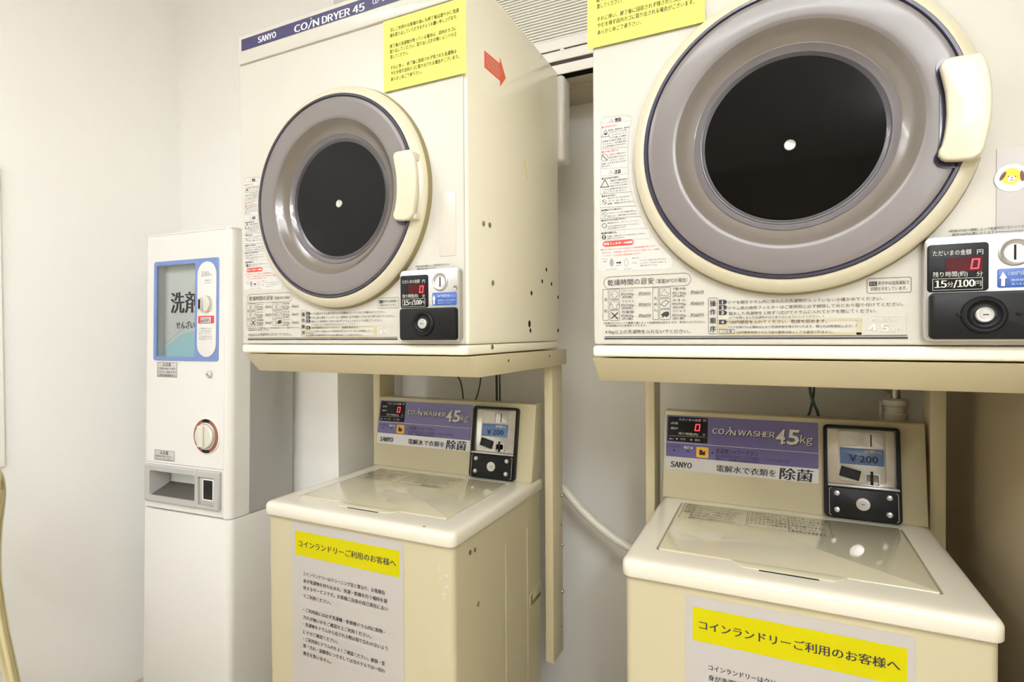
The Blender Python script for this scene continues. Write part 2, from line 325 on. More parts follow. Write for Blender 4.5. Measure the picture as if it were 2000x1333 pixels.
# ---- layouts of the printed panels: metres from each panel's lower-left corner
DRYER_PRINT = [
  ('O',0.0223,0.1799,0.1053,0.1277,'K',0.5),
  ('T','乾燥時間の目安',0.0298,0.1152,0.1166,0.0108,'K',0),
  ('T','（室温20℃の場合）',0.1195,0.1737,0.1155,0.0074,'K',0),
  ('O',0.0204,0.0308,0.0461,0.1044,'K',0.1),
  ('O',0.1136,0.1233,0.0461,0.1040,'K',0.1),
  ('O',0.0337,0.0521,0.0857,0.1045,'K',0.12),
  ('O',0.0337,0.0520,0.0661,0.0837,'K',0.12),
  ('O',0.0336,0.0519,0.0458,0.0642,'K',0.12),
  ('O',0.1256,0.1450,0.0858,0.1030,'K',0.12),
  ('O',0.1255,0.1450,0.0659,0.0836,'K',0.12),
  ('O',0.1255,0.1449,0.0457,0.0639,'K',0.12),
  ('T','混',0.0230,0.0287,0.0853,0.0059,'K',0),
  ('T','紡',0.0229,0.0286,0.0638,0.0059,'K',0),
  ('T','も',0.1157,0.1215,0.0848,0.0056,'K',0),
  ('T','め',0.1157,0.1215,0.0741,0.0057,'K',0),
  ('T','ん',0.1156,0.1214,0.0635,0.0056,'K',0),
  ('T','アンダーシャツ',0.0554,0.0786,0.1008,0.0049,'K',0),
  ('T','約200g',0.0554,0.0786,0.0945,0.0049,'K',0),
  ('T','(約5枚)',0.0567,0.0767,0.0888,0.0048,'K',0),
  ('T','ブラウス',0.0566,0.0792,0.0808,0.0048,'K',0),
  ('T','約200g',0.0553,0.0785,0.0740,0.0049,'K',0),
  ('T','(約8枚)',0.0566,0.0766,0.0685,0.0049,'K',0),
  ('T','作業服',0.0559,0.0791,0.0609,0.0049,'K',0),
  ('T','約800g',0.0552,0.0785,0.0542,0.0049,'K',0),
  ('T','(約3着)',0.0565,0.0765,0.0487,0.0049,'K',0),
  ('T','下着(半袖)',0.1481,0.1713,0.1004,0.0046,'K',0),
  ('T','約130g',0.1481,0.1713,0.0930,0.0046,'K',0),
  ('T','(約6枚)',0.1487,0.1689,0.0877,0.0047,'K',0),
  ('T','タオル',0.1480,0.1713,0.0799,0.0047,'K',0),
  ('T','約70g',0.1480,0.1713,0.0733,0.0047,'K',0),
  ('T','(約15枚)',0.1486,0.1689,0.0674,0.0047,'K',0),
  ('T','パジャマ',0.1480,0.1712,0.0607,0.0047,'K',0),
  ('T','約500g',0.1480,0.1712,0.0532,0.0047,'K',0),
  ('T','(約1着)',0.1485,0.1688,0.0477,0.0047,'K',0),
  ('T','約30分',0.0882,0.1101,0.0940,0.0073,'K',0),
  ('T','約30分',0.0881,0.1101,0.0738,0.0074,'K',0),
  ('T','約60分',0.0880,0.1100,0.0536,0.0074,'K',0),
  ('T','約60分',0.1796,0.2022,0.0930,0.0071,'K',0),
  ('T','約60分',0.1795,0.2021,0.0733,0.0071,'K',0),
  ('T','約60分',0.1795,0.2021,0.0530,0.0070,'K',0),
  ('T','…',0.0793,0.0875,0.0939,0.0038,'K',0),
  ('T','…',0.0792,0.0874,0.0735,0.0038,'K',0),
  ('T','…',0.0791,0.0874,0.0539,0.0038,'K',0),
  ('T','…',0.1717,0.1787,0.0925,0.0037,'K',0),
  ('T','…',0.1716,0.1787,0.0729,0.0037,'K',0),
  ('T','…',0.1716,0.1786,0.0529,0.0037,'K',0),
  ('L',[(0.0357,0.0914),(0.0377,0.0991),(0.0417,0.1013),(0.0450,0.1012),(0.0482,0.0987),(0.0502,0.0909),(0.0462,0.0911),(0.0462,0.0878),(0.0390,0.0881),(0.0390,0.0965)],'K',0.0005),
  ('L',[(0.0343,0.0759),(0.0370,0.0797),(0.0409,0.0812),(0.0449,0.0810),(0.0488,0.0794),(0.0514,0.0754),(0.0468,0.0749),(0.0468,0.0678),(0.0389,0.0680),(0.0389,0.0751),(0.0343,0.0759)],'K',0.0005),
  ('L',[(0.0368,0.0499),(0.0487,0.0600)],'K',0.002),
  ('L',[(0.0375,0.0603),(0.0480,0.0490)],'K',0.002),
  ('L',[(0.0461,0.0523),(0.0493,0.0497)],'K',0.001),
  ('L',[(0.1274,0.0895),(0.1299,0.0956),(0.1342,0.1004),(0.1378,0.0941),(0.1426,0.0927),(0.1396,0.0884),(0.1274,0.0895)],'K',0.0005),
  ('L',[(0.1274,0.0739),(0.1359,0.0805),(0.1426,0.0778),(0.1341,0.0693),(0.1274,0.0739)],'K',0.0008),
  ('P',[(0.1273,0.0539),(0.1334,0.0594),(0.1407,0.0605),(0.1431,0.0554),(0.1383,0.0500),(0.1340,0.0525),(0.1297,0.0476),(0.1310,0.0526)],'K',0),
  ('T','※衣類およびセンイの種類や量によって乾燥時間は変わります。室温が10℃下がると',0.0215,0.2038,0.0407,0.0038,'K',0),
  ('T','乾燥時間は10％程度長くなります。',0.0259,0.1024,0.0359,0.0038,'K',0),
  ('T','4.5kg以上の洗濯物を入れないでください。',0.0247,0.1782,0.0244,0.0070,'K',0),
  ('O',0.2093,0.2237,0.0196,0.0818,'K',0.1),
  ('T','操',0.2119,0.2213,0.0726,0.0102,'K',0.02),
  ('T','作',0.2118,0.2212,0.0577,0.0103,'K',0.02),
  ('T','順',0.2118,0.2212,0.0427,0.0102,'K',0.02),
  ('T','序',0.2118,0.2212,0.0280,0.0102,'K',0.02),
  ('P',[(0.2263,0.0785),(0.2362,0.0782),(0.2393,0.0757),(0.2393,0.0728),(0.2362,0.0704),(0.2263,0.0707)],'K',0),
  ('T','1',0.2314,0.2329,0.0744,0.0055,'C2',0.03),
  ('P',[(0.2263,0.0692),(0.2362,0.0690),(0.2393,0.0665),(0.2393,0.0635),(0.2362,0.0612),(0.2263,0.0614)],'K',0),
  ('T','2',0.2301,0.2343,0.0651,0.0056,'C2',0.03),
  ('P',[(0.2263,0.0599),(0.2362,0.0597),(0.2393,0.0572),(0.2393,0.0543),(0.2362,0.0519),(0.2263,0.0521)],'K',0),
  ('T','3',0.2301,0.2343,0.0559,0.0056,'C2',0.03),
  ('P',[(0.2262,0.0439),(0.2362,0.0438),(0.2393,0.0413),(0.2393,0.0384),(0.2362,0.0360),(0.2262,0.0361)],'K',0),
  ('T','4',0.2301,0.2343,0.0399,0.0055,'C2',0.03),
  ('T','ドアを開きドラム内に他の人の洗濯物が入っていないか確かめてください。',0.2424,0.4646,0.0731,0.0056,'K',0),
  ('T','ドラム奥の排気フィルターはご使用前に必ず掃除して元どおり取り付けてください。',0.2424,0.4906,0.0635,0.0056,'K',0),
  ('T','脱水した洗濯物を１枚ずつ広げてドラムに入れてドアを閉じてください。',0.2424,0.4563,0.0543,0.0056,'K',0),
  ('T','（ドアを閉じるとき洗濯物がはさまらないようにしてください。）',0.2419,0.3848,0.0470,0.0040,'K',0),
  ('T','100円硬貨を入れてください。乾燥を始めます。',0.2436,0.3893,0.0393,0.0057,'K',0),
  ('T','（ドアを開ければ運転は止まり乾燥状態を確かめられます。閉じれば再運転します。）',0.2419,0.4299,0.0309,0.0042,'K',0),
  ('T','100円硬貨専用ですので他の硬貨は投入しても返却されません。',0.2539,0.3983,0.0217,0.0043,'K',0),
  ('O',0.2267,0.2510,0.0200,0.0272,'K',0.1),
  ('T','ご注意',0.2306,0.2479,0.0236,0.0049,'K',0),
  ('O',0.4421,0.4957,0.0177,0.0457,'W',0.15),
  ('T','乾燥容量',0.4464,0.4820,0.0402,0.0053,'W',0.01),
  ('T','4.5',0.4457,0.4717,0.0274,0.0116,'W',0.03),
  ('T','kg',0.4751,0.4875,0.0248,0.0083,'W',0),
  ('P',[(0.2250,0.0447),(0.4378,0.0428),(0.4378,0.0387),(0.2250,0.0406)],'tape',0),
  ('P',[(0.4303,0.0392),(0.4378,0.0391),(0.4368,0.0168),(0.4295,0.0169)],'tape',0),
  ('P',[(0.2246,0.0209),(0.4368,0.0205),(0.4365,0.0167),(0.2246,0.0168)],'tape',0),
  ('P',[(0.2248,0.0410),(0.2427,0.0411),(0.2393,0.0282),(0.2248,0.0276)],'tape',0),
  ('O',0.4438,0.5006,0.0814,0.1043,'K',0.12),
  ('R',0.4466,0.4569,0.0926,0.0995,'K',0),
  ('T','CC',0.4477,0.4556,0.0961,0.0037,'C2',0),
  ('T','表示中は送風運転で',0.4580,0.4981,0.0965,0.0056,'K',0),
  ('T','衣類を冷ましています。',0.4482,0.4954,0.0880,0.0057,'K',0),
  ('T','※乾燥は内部の種類によって乾燥時間が変わるため',0.5460,0.6321,0.1694,0.0039,'K',0),
  ('T','最低100円必要になります。',0.5501,0.6009,0.1638,0.0040,'K',0),
  ('L',[(0.0183,0.3319),(0.0187,0.4213),(0.0240,0.4275),(0.0646,0.4243),(0.0736,0.4209),(0.0768,0.4153),(0.0722,0.3996),(0.0689,0.3684),(0.0694,0.3251)],'K',0.0003),
  ('T','警告',0.0451,0.0571,0.4184,0.0070,'K',0.05),
  ('L',[(0.0346,0.4158),(0.0379,0.4219),(0.0418,0.4148)],'K',0.00035),
  ('L',[(0.0184,0.4175),(0.0761,0.4126)],'K',0.0002),
  ('T','●火災のおそれあり。',0.0200,0.0503,0.4090,0.0038,'red',0),
  ('L',[(0.0188,0.3912),(0.0270,0.4038),(0.0348,0.3900),(0.0188,0.3912)],'K',0.0006),
  ('P',[(0.0242,0.3945),(0.0255,0.3995),(0.0272,0.3960),(0.0286,0.3993),(0.0299,0.3936)],'K',0),
  ('T','食用油、動物性油、機械油',0.0319,0.0716,0.4014,0.0031,'K',0),
  ('T','ドライクリーニング油、',0.0352,0.0677,0.3970,0.0031,'K',0),
  ('T','ベンジンやシンナー、ガソリン',0.0385,0.0677,0.3919,0.0031,'K',0),
  ('T','などの付着した洗濯物は',0.0351,0.0671,0.3871,0.0031,'K',0),
  ('T','洗濯後でも絶対に乾燥しない',0.0212,0.0670,0.3821,0.0031,'K',0),
  ('T','でください。油の酸化熱に',0.0212,0.0677,0.3770,0.0031,'K',0),
  ('T','よる自然発火の恐れあり。',0.0211,0.0670,0.3721,0.0030,'K',0),
  ('L',[(0.0184,0.3689),(0.0670,0.3655)],'K',0.0004),
  ('T','●お子様に注意する。',0.0197,0.0521,0.3627,0.0039,'red',0),
  ('L',[(0.0317,0.3508),(0.0314,0.3492),(0.0308,0.3477),(0.0297,0.3465),(0.0284,0.3457),(0.0268,0.3452),(0.0251,0.3452),(0.0234,0.3457),(0.0219,0.3466),(0.0205,0.3478),(0.0195,0.3493),(0.0188,0.3509),(0.0186,0.3526),(0.0189,0.3543),(0.0195,0.3557),(0.0206,0.3569),(0.0219,0.3578),(0.0235,0.3582),(0.0252,0.3582),(0.0269,0.3577),(0.0284,0.3568),(0.0298,0.3556),(0.0308,0.3541),(0.0315,0.3525),(0.0317,0.3508)],'K',0.0006),
  ('L',[(0.0205,0.3569),(0.0298,0.3465)],'K',0.0012),
  ('T','子供だけで使わせたり',0.0337,0.0650,0.3558,0.0031,'K',0),
  ('T','幼児に触れさせないで',0.0337,0.0656,0.3505,0.0031,'K',0),
  ('T','ください。やけど・',0.0336,0.0656,0.3452,0.0031,'K',0),
  ('T','感電・けがをするおそれが',0.0196,0.0649,0.3405,0.0031,'K',0),
  ('T','あります。',0.0196,0.0369,0.3359,0.0031,'K',0),
  ('L',[(0.0183,0.3319),(0.0694,0.3277),(0.0700,0.3159),(0.0182,0.3183)],'K',0.0002),
  ('T','注意',0.0437,0.0554,0.3226,0.0071,'K',0.05),
  ('L',[(0.0335,0.3189),(0.0371,0.3262),(0.0414,0.3188)],'K',0.00035),
  ('T','●やけどのおそれあり。',0.0195,0.0525,0.3127,0.0039,'K',0.02),
  ('L',[(0.0174,0.2973),(0.0254,0.3103),(0.0328,0.2964),(0.0174,0.2973)],'K',0.0012),
  ('T','運転中や運転直後は',0.0361,0.0687,0.3069,0.0030,'K',0),
  ('T','ドアの内側にふれない',0.0361,0.0686,0.3019,0.0030,'K',0),
  ('T','高温でやけどの恐れ',0.0354,0.0686,0.2970,0.0031,'K',0),
  ('T','ドラムの回転中は手を入れ',0.0221,0.0680,0.2918,0.0031,'K',0),
  ('T','ないでください。',0.0221,0.0654,0.2871,0.0031,'K',0),
  ('L',[(0.0176,0.3320),(0.0164,0.2841)],'K',0.0002),
  ('L',[(0.0694,0.3251),(0.0706,0.3021),(0.0743,0.2826),(0.0813,0.2586)],'K',0.0002),
  ('L',[(0.0164,0.2841),(0.0750,0.2825)],'K',0.0004),
  ('T','●水をかけない。',0.0194,0.0465,0.2798,0.0039,'K',0.02),
  ('L',[(0.0283,0.2685),(0.0281,0.2673),(0.0277,0.2663),(0.0270,0.2654),(0.0261,0.2648),(0.0251,0.2644),(0.0240,0.2644),(0.0229,0.2647),(0.0218,0.2652),(0.0210,0.2661),(0.0203,0.2671),(0.0199,0.2682),(0.0197,0.2694),(0.0199,0.2706),(0.0203,0.2716),(0.0210,0.2725),(0.0219,0.2731),(0.0229,0.2735),(0.0240,0.2735),(0.0251,0.2732),(0.0261,0.2726),(0.0270,0.2718),(0.0277,0.2708),(0.0281,0.2697),(0.0283,0.2685)],'K',0.0005),
  ('L',[(0.0209,0.2725),(0.0270,0.2654)],'K',0.001),
  ('T','本体やタイマーに水をかけない',0.0307,0.0730,0.2745,0.0030,'K',0),
  ('T','でください。',0.0307,0.0717,0.2694,0.0030,'K',0),
  ('T','感電・漏電のおそれあり。',0.0306,0.0800,0.2645,0.0031,'K',0),
  ('L',[(0.0161,0.2588),(0.0838,0.2555)],'K',0.0004),
  ('L',[(0.0160,0.2387),(0.0922,0.2352)],'K',0.0004),
  ('L',[(0.0159,0.2148),(0.1026,0.2127)],'K',0.0002),
  ('L',[(0.0166,0.1974),(0.1077,0.1934),(0.1103,0.1969),(0.1088,0.2012),(0.1026,0.2127),(0.0922,0.2352),(0.0838,0.2555),(0.0807,0.2680)],'K',0.0002),
  ('L',[(0.0166,0.1974),(0.0162,0.2751)],'K',0.0002),
  ('T','●衣類はドアに挟まない。',0.0184,0.0582,0.2533,0.0036,'K',0.02),
  ('T','●引火するものを近づけない。',0.0183,0.0656,0.2343,0.0037,'K',0.02),
  ('T','●衣類を確認する。',0.0182,0.0477,0.2103,0.0037,'K',0.02),
  ('L',[(0.0283,0.2446),(0.0282,0.2435),(0.0277,0.2425),(0.0270,0.2417),(0.0261,0.2411),(0.0250,0.2407),(0.0239,0.2407),(0.0227,0.2410),(0.0216,0.2415),(0.0207,0.2423),(0.0200,0.2432),(0.0196,0.2443),(0.0194,0.2455),(0.0196,0.2466),(0.0200,0.2476),(0.0208,0.2484),(0.0217,0.2490),(0.0228,0.2493),(0.0239,0.2493),(0.0251,0.2491),(0.0261,0.2485),(0.0270,0.2478),(0.0277,0.2468),(0.0282,0.2457),(0.0283,0.2446)],'K',0.0004),
  ('L',[(0.0208,0.2484),(0.0270,0.2417)],'K',0.00057),
  ('L',[(0.0282,0.2241),(0.0281,0.2230),(0.0276,0.2220),(0.0269,0.2211),(0.0260,0.2205),(0.0249,0.2202),(0.0238,0.2201),(0.0226,0.2204),(0.0216,0.2209),(0.0206,0.2217),(0.0199,0.2226),(0.0195,0.2237),(0.0193,0.2249),(0.0195,0.2260),(0.0199,0.2270),(0.0207,0.2278),(0.0216,0.2284),(0.0227,0.2287),(0.0238,0.2288),(0.0250,0.2285),(0.0260,0.2280),(0.0270,0.2272),(0.0277,0.2263),(0.0281,0.2252),(0.0282,0.2241)],'K',0.0008),
  ('L',[(0.0207,0.2278),(0.0269,0.2212)],'K',0.0004),
  ('P',[(0.0271,0.2023),(0.0270,0.2012),(0.0266,0.2002),(0.0259,0.1993),(0.0251,0.1987),(0.0241,0.1984),(0.0230,0.1983),(0.0219,0.1985),(0.0209,0.1991),(0.0201,0.1998),(0.0194,0.2008),(0.0190,0.2018),(0.0189,0.2030),(0.0190,0.2041),(0.0195,0.2051),(0.0201,0.2059),(0.0210,0.2066),(0.0220,0.2069),(0.0230,0.2070),(0.0241,0.2067),(0.0251,0.2062),(0.0260,0.2055),(0.0266,0.2045),(0.0270,0.2034)],'K',0),
  ('T','!',0.0217,0.0244,0.2026,0.0057,'C2',0.04),
  ('T','ドアやパッキングに衣類を挟むと',0.0302,0.0838,0.2467,0.0028,'K',0),
  ('T','故障したり、衣類を傷めるおそれあり。',0.0302,0.0864,0.2413,0.0027,'K',0),
  ('T','揮発性のもの、ガソリン・シンナー',0.0301,0.0885,0.2283,0.0028,'K',0),
  ('T','などの火気を近づけないでください。',0.0301,0.0885,0.2223,0.0028,'K',0),
  ('T','火災の原因になります。',0.0301,0.0650,0.2183,0.0028,'K',0),
  ('T','洗濯前、衣類のポケットから取り出してください。',0.0295,0.1005,0.2037,0.0028,'K',0),
  ('T','破損するおそれあります。',0.0295,0.0628,0.1996,0.0027,'K',0),
  ('F',0.0205,0.0791,0.1846,0.1949,'red',0.5),
  ('T','排気フィルターの掃除',0.0228,0.0774,0.1897,0.0043,'W',0.03),
  ('T','●ドラム奥のフィルターの目詰まりは乾燥時間が長くなり',0.0171,0.1170,0.1794,0.0030,'red',0),
  ('T','ますので、ご使用前には必ずフィルターを取り外して掃除',0.0199,0.1252,0.1734,0.0030,'red',0),
  ('T','してください。そのまま使うと故障の原因になります。',0.0199,0.0920,0.1676,0.0030,'red',0),
  ('P',[(0.0411,0.1540),(0.0409,0.1521),(0.0406,0.1503),(0.0400,0.1488),(0.0393,0.1476),(0.0384,0.1469),(0.0375,0.1467),(0.0366,0.1470),(0.0358,0.1478),(0.0350,0.1491),(0.0345,0.1507),(0.0341,0.1525),(0.0340,0.1545),(0.0341,0.1564),(0.0345,0.1582),(0.0351,0.1598),(0.0358,0.1609),(0.0367,0.1616),(0.0376,0.1618),(0.0385,0.1615),(0.0393,0.1607),(0.0401,0.1594),(0.0406,0.1578),(0.0410,0.1560)],'grey',0),
  ('L',[(0.0680,0.1524),(0.0679,0.1506),(0.0675,0.1490),(0.0670,0.1476),(0.0664,0.1465),(0.0656,0.1459),(0.0647,0.1457),(0.0639,0.1460),(0.0631,0.1467),(0.0625,0.1478),(0.0620,0.1493),(0.0616,0.1510),(0.0615,0.1528),(0.0617,0.1546),(0.0620,0.1562),(0.0625,0.1577),(0.0632,0.1587),(0.0640,0.1594),(0.0648,0.1595),(0.0656,0.1592),(0.0664,0.1585),(0.0671,0.1574),(0.0676,0.1559),(0.0679,0.1542),(0.0680,0.1524)],'K',0.0004),
  ('P',[(0.0463,0.1545),(0.0523,0.1544),(0.0523,0.1557),(0.0567,0.1531),(0.0523,0.1507),(0.0523,0.1521),(0.0463,0.1521)],'K',0),
  ('T','ドラム',0.0181,0.0304,0.1613,0.0024,'K',0),
  ('T','本体',0.0209,0.0282,0.1567,0.0024,'K',0),
  ('T','外します',0.0463,0.0556,0.1484,0.0023,'K',0),
  ('T','フィルター',0.0270,0.0506,0.1417,0.0024,'K',0),
  ('T','ホルダー',0.0609,0.0765,0.1409,0.0024,'K',0),
  ('T','吸込口',0.0761,0.0883,0.1600,0.0023,'K',0),
  ('T','つまみ',0.0755,0.0851,0.1511,0.0023,'K',0),
  ('T','フィルターを奥に押し付けながら',0.0893,0.1374,0.1549,0.0023,'K',0),
  ('T','フィルターの向きに注意して',0.0909,0.1373,0.1499,0.0023,'K',0),
  ('T','確実に取り付けてください',0.0914,0.1225,0.1452,0.0023,'K',0),
  ('P',[(0.0102,0.1417),(0.0147,0.1393),(0.1343,0.1365),(0.1454,0.1384),(0.1499,0.1474),(0.1454,0.1590),(0.1262,0.1790),(0.1119,0.1999),(0.0954,0.2317),(0.0849,0.2612),(0.0808,0.2807),(0.0771,0.3001),(0.0752,0.3638),(0.0791,0.4054),(0.0770,0.4173),(0.0706,0.4194),(0.0260,0.4250),(0.0160,0.4181),(0.0133,0.3188)],'label',0),
]
COIN_PRINT = [
  ('T','ただいまの金額',0.5236,0.5686,0.1356,0.0074,'lg',0),
  ('T','円',0.5749,0.5820,0.1349,0.0072,'lg',0),
  ('R',0.5391,0.5817,0.1077,0.1286,'led',0),
  ('T','残り時間(約)',0.5237,0.5644,0.1046,0.0074,'lg',0),
  ('T','分',0.5746,0.5817,0.1037,0.0068,'lg',0),
  ('O',0.5237,0.5814,0.0817,0.0982,'lg',0),
  ('T','15',0.5264,0.5398,0.0905,0.0105,'lg',0.04),
  ('T','分',0.5408,0.5478,0.0898,0.0074,'lg',0),
  ('T','/',0.5478,0.5527,0.0904,0.0113,'lg',0.02),
  ('T','100',0.5531,0.5722,0.0906,0.0102,'lg',0.04),
  ('T','円',0.5728,0.5799,0.0900,0.0073,'lg',0),
  ('L',[(0.5683,0.1114),(0.5701,0.1246),(0.5778,0.1246),(0.5764,0.1117),(0.5683,0.1114)],'ledon',0.0018),
]
SLOT_PRINT = [
  ('P',[(0.6040,0.1049),(0.6088,0.0959),(0.6064,0.0953),(0.6063,0.0846),(0.6022,0.0847),(0.6023,0.0954),(0.6002,0.0955)],'W',0),
  ('T','100円硬貨投入口',0.6105,0.6559,0.1022,0.0057,'lb',0.01),
  ('T','連続投入される時は',0.6128,0.6558,0.0928,0.0032,'lb',0),
  ('T','投入をしてください',0.6136,0.6487,0.0873,0.0032,'lb',0),
]
CONSOLE_PRINT = [
  ('T','ただいまの金額',0.0387,0.0932,0.2031,0.0066,'lg',0),
  ('T','円',0.0989,0.1057,0.2033,0.0065,'lg',0),
  ('T','点検',0.0171,0.0360,0.1924,0.0060,'lg',0),
  ('T','運転中',0.0174,0.0357,0.1789,0.0060,'lg',0),
  ('L',[(0.0791,0.1763),(0.0814,0.1923),(0.0909,0.1925),(0.0894,0.1767),(0.0791,0.1763)],'ledon',0.0023),
  ('T','残り時間(約)',0.0378,0.0870,0.1664,0.0065,'lg',0),
  ('T','分',0.0984,0.1040,0.1673,0.0059,'lg',0),
  ('L',[(0.0131,0.1587),(0.1058,0.1613)],'lg',0.00048),
  ('T','洗い',0.0139,0.0252,0.1510,0.0054,'lg',0),
  ('P',[(0.0322,0.1541),(0.0323,0.1493),(0.0375,0.1521)],'lg',0),
  ('T','すすぎ',0.0422,0.0556,0.1519,0.0054,'lg',0),
  ('P',[(0.0683,0.1544),(0.0684,0.1494),(0.0735,0.1521)],'lg',0),
  ('T','脱水',0.0793,0.0918,0.1523,0.0053,'lg',0),
  ('T','つけおき洗い',0.0108,0.0462,0.1319,0.0060,'Dk',0),
  ('P',[(0.0300,0.1222),(0.0297,0.1209),(0.0287,0.1198),(0.0274,0.1194),(0.0261,0.1196),(0.0252,0.1205),(0.0248,0.1218),(0.0251,0.1231),(0.0260,0.1241),(0.0273,0.1246),(0.0286,0.1244),(0.0296,0.1235)],'Dk',0),
  ('P',[(0.0649,0.1221),(0.0646,0.1208),(0.0637,0.1198),(0.0624,0.1193),(0.0611,0.1196),(0.0602,0.1204),(0.0598,0.1217),(0.0601,0.1230),(0.0611,0.1241),(0.0623,0.1245),(0.0636,0.1243),(0.0645,0.1234)],'Dk',0),
  ('F',0.0519,0.0740,0.1282,0.1341,'lg',0.5),
  ('T','仕様',0.0561,0.0699,0.1307,0.0065,'Dk',0.02),
  ('P',[(0.1193,0.1226),(0.1243,0.1265),(0.1243,0.1201)],'Dk',0),
  ('T','洗濯槽シャワーボタン',0.1304,0.2296,0.1290,0.0118,'Dk',0),
  ('T','投入後約30秒以内に上下が回転し、シャワーボタンを',0.1306,0.2987,0.1171,0.0070,'Dk',0),
  ('T','押すと、50秒間水が出続けます。',0.1307,0.2321,0.1087,0.0070,'Dk',0),
  ('T','SANYO',0.0202,0.0721,0.0857,0.0146,'Dk',0.04),
  ('T','電解水で衣類を',0.1329,0.2692,0.0858,0.0162,'Dk',0.015),
  ('T','除菌',0.2779,0.3475,0.0873,0.0269,'Dk',0.02),
  ('T','CO',0.1240,0.1515,0.1765,0.0136,'Dk',0.02),
  ('L',[(0.1553,0.1698),(0.1672,0.1842)],'Dk',0.00227),
  ('P',[(0.1642,0.1887),(0.1679,0.1886),(0.1665,0.1857),(0.1634,0.1859)],'Dk',0),
  ('T','N',0.1658,0.1796,0.1756,0.0135,'Dk',0.02),
  ('T','WASHER',0.1852,0.2676,0.1765,0.0133,'Dk',0.02),
  ('T','4',0.2711,0.2913,0.1742,0.0364,'Dk',0.02),
  ('P',[(0.2878,0.1609),(0.2920,0.1609),(0.2909,0.1570),(0.2868,0.1570)],'Dk',0),
  ('T','5',0.2962,0.3222,0.1751,0.0373,'Dk',0.02),
  ('T','kg',0.3239,0.3498,0.1704,0.0181,'Dk',0.01),
  ('T','CO',0.1221,0.1496,0.1784,0.0137,'lg',0.02),
  ('L',[(0.1534,0.1716),(0.1653,0.1860)],'lg',0.00227),
  ('P',[(0.1623,0.1906),(0.1660,0.1905),(0.1646,0.1876),(0.1615,0.1878)],'lg',0),
  ('T','N',0.1639,0.1777,0.1774,0.0135,'lg',0.02),
  ('T','WASHER',0.1833,0.2658,0.1783,0.0133,'lg',0.02),
  ('T','4',0.2693,0.2896,0.1760,0.0365,'lg',0.02),
  ('P',[(0.2861,0.1627),(0.2902,0.1626),(0.2892,0.1587),(0.2850,0.1588)],'lg',0),
  ('T','5',0.2944,0.3205,0.1769,0.0373,'lg',0.02),
  ('T','kg',0.3222,0.3482,0.1721,0.0181,'lg',0.01),
]
MECH_PRINT = [
  ('T','100円硬貨入口',0.4507,0.4843,0.1543,0.0077,'lg',0.02),
  ('T','￥200',0.4211,0.4775,0.1376,0.0192,'Dk',0.01),
]
VEND_PRINT = [
  ('T','100',0.2551,0.2886,1.4695,0.0152,'grey',0),
  ('T','円',0.2898,0.3000,1.4652,0.0072,'grey',0),
  ('T','硬貨専用です',0.2716,0.3029,1.4488,0.0050,'grey',0),
  ('T','おつりは出ません',0.2678,0.3003,1.4411,0.0044,'grey',0),
  ('T','品切れ',0.2614,0.2940,1.3262,0.0116,'Dk',0.02),
  ('T','１.硬貨を入れる',0.2462,0.3046,1.2989,0.0055,'grey',0),
  ('T','　つまみを右に',0.2463,0.3047,1.2907,0.0055,'grey',0),
  ('T','　回して下さい',0.2464,0.3047,1.2832,0.0055,'grey',0),
  ('T','２.取出口から',0.2465,0.3048,1.2741,0.0055,'grey',0),
  ('T','　商品をとる',0.2466,0.3049,1.2667,0.0055,'grey',0),
]
YELLOW_PRINT_ABS = [
  ('T','次にご利用のお客様の為にも終了後は速やかに洗濯',0.4879,0.6632,0.6909,0.0085,'K',0.014),
  ('T','物を取り出していただきますようお願い申し上げます。',0.4878,0.6596,0.6787,0.0085,'K',0.014),
  ('T','終了後の洗濯物が残っている場合は、店内のカゴに',0.4875,0.6571,0.6554,0.0085,'K',0.014),
  ('T','取り出してください。取り出し忘れの無いよう十分注',0.4874,0.6570,0.6439,0.0086,'K',0.014),
  ('T','意してください。',0.4882,0.5361,0.6319,0.0087,'K',0.014),
  ('T','それに伴い、終了後に回収されず残された洗濯物は',0.4889,0.6566,0.6082,0.0086,'K',0.014),
  ('T','やむを得ず店内カゴに取り出される場合がございます。',0.4894,0.6632,0.5963,0.0085,'K',0.014),
  ('T','あらかじめご了承下さい。',0.4893,0.5706,0.5834,0.0086,'K',0.014),
]
NOTICE_PRINT_ABS = [
  ('T','コインランドリーご利用のお客様へ',0.1146,0.4171,-0.0606,0.0161,'K',0.02),
  ('T','コインランドリーはクリーニング店と異なり、お客様自',0.1301,0.3832,-0.1347,0.0096,'K',0.014),
  ('T','身が洗濯物を持ち込まれ、洗濯・乾燥を行う場所を提',0.1298,0.3915,-0.1532,0.0096,'K',0.014),
  ('T','供するサービスです。お客様ご自身の自己責任におい',0.1295,0.3931,-0.1709,0.0096,'K',0.014),
  ('T','てご利用ください。',0.1292,0.2196,-0.1914,0.0098,'K',0.014),
  ('T','・ご利用前には必ず洗濯機・乾燥機ドラム内に異物・',0.1286,0.3834,-0.2265,0.0096,'K',0.014),
  ('T','汚れが無いかをご確認の上ご利用ください。',0.1284,0.3427,-0.2459,0.0097,'K',0.014),
  ('T','・洗濯物をドラムから出される際は取り忘れのないよう',0.1281,0.3907,-0.2630,0.0096,'K',0.014),
  ('T','に十分ご確認ください。',0.1278,0.2411,-0.2829,0.0098,'K',0.014),
  ('T','・ご利用前にドラム内をよくご確認ください。破損・変',0.1275,0.3826,-0.3006,0.0096,'K',0.014),
  ('T','質・汚れ・盗難等につきましては当ホテルでは一切の',0.1272,0.3823,-0.3180,0.0096,'K',0.014),
  ('T','責任を負いません。',0.1269,0.2190,-0.3370,0.0099,'K',0.014),
]
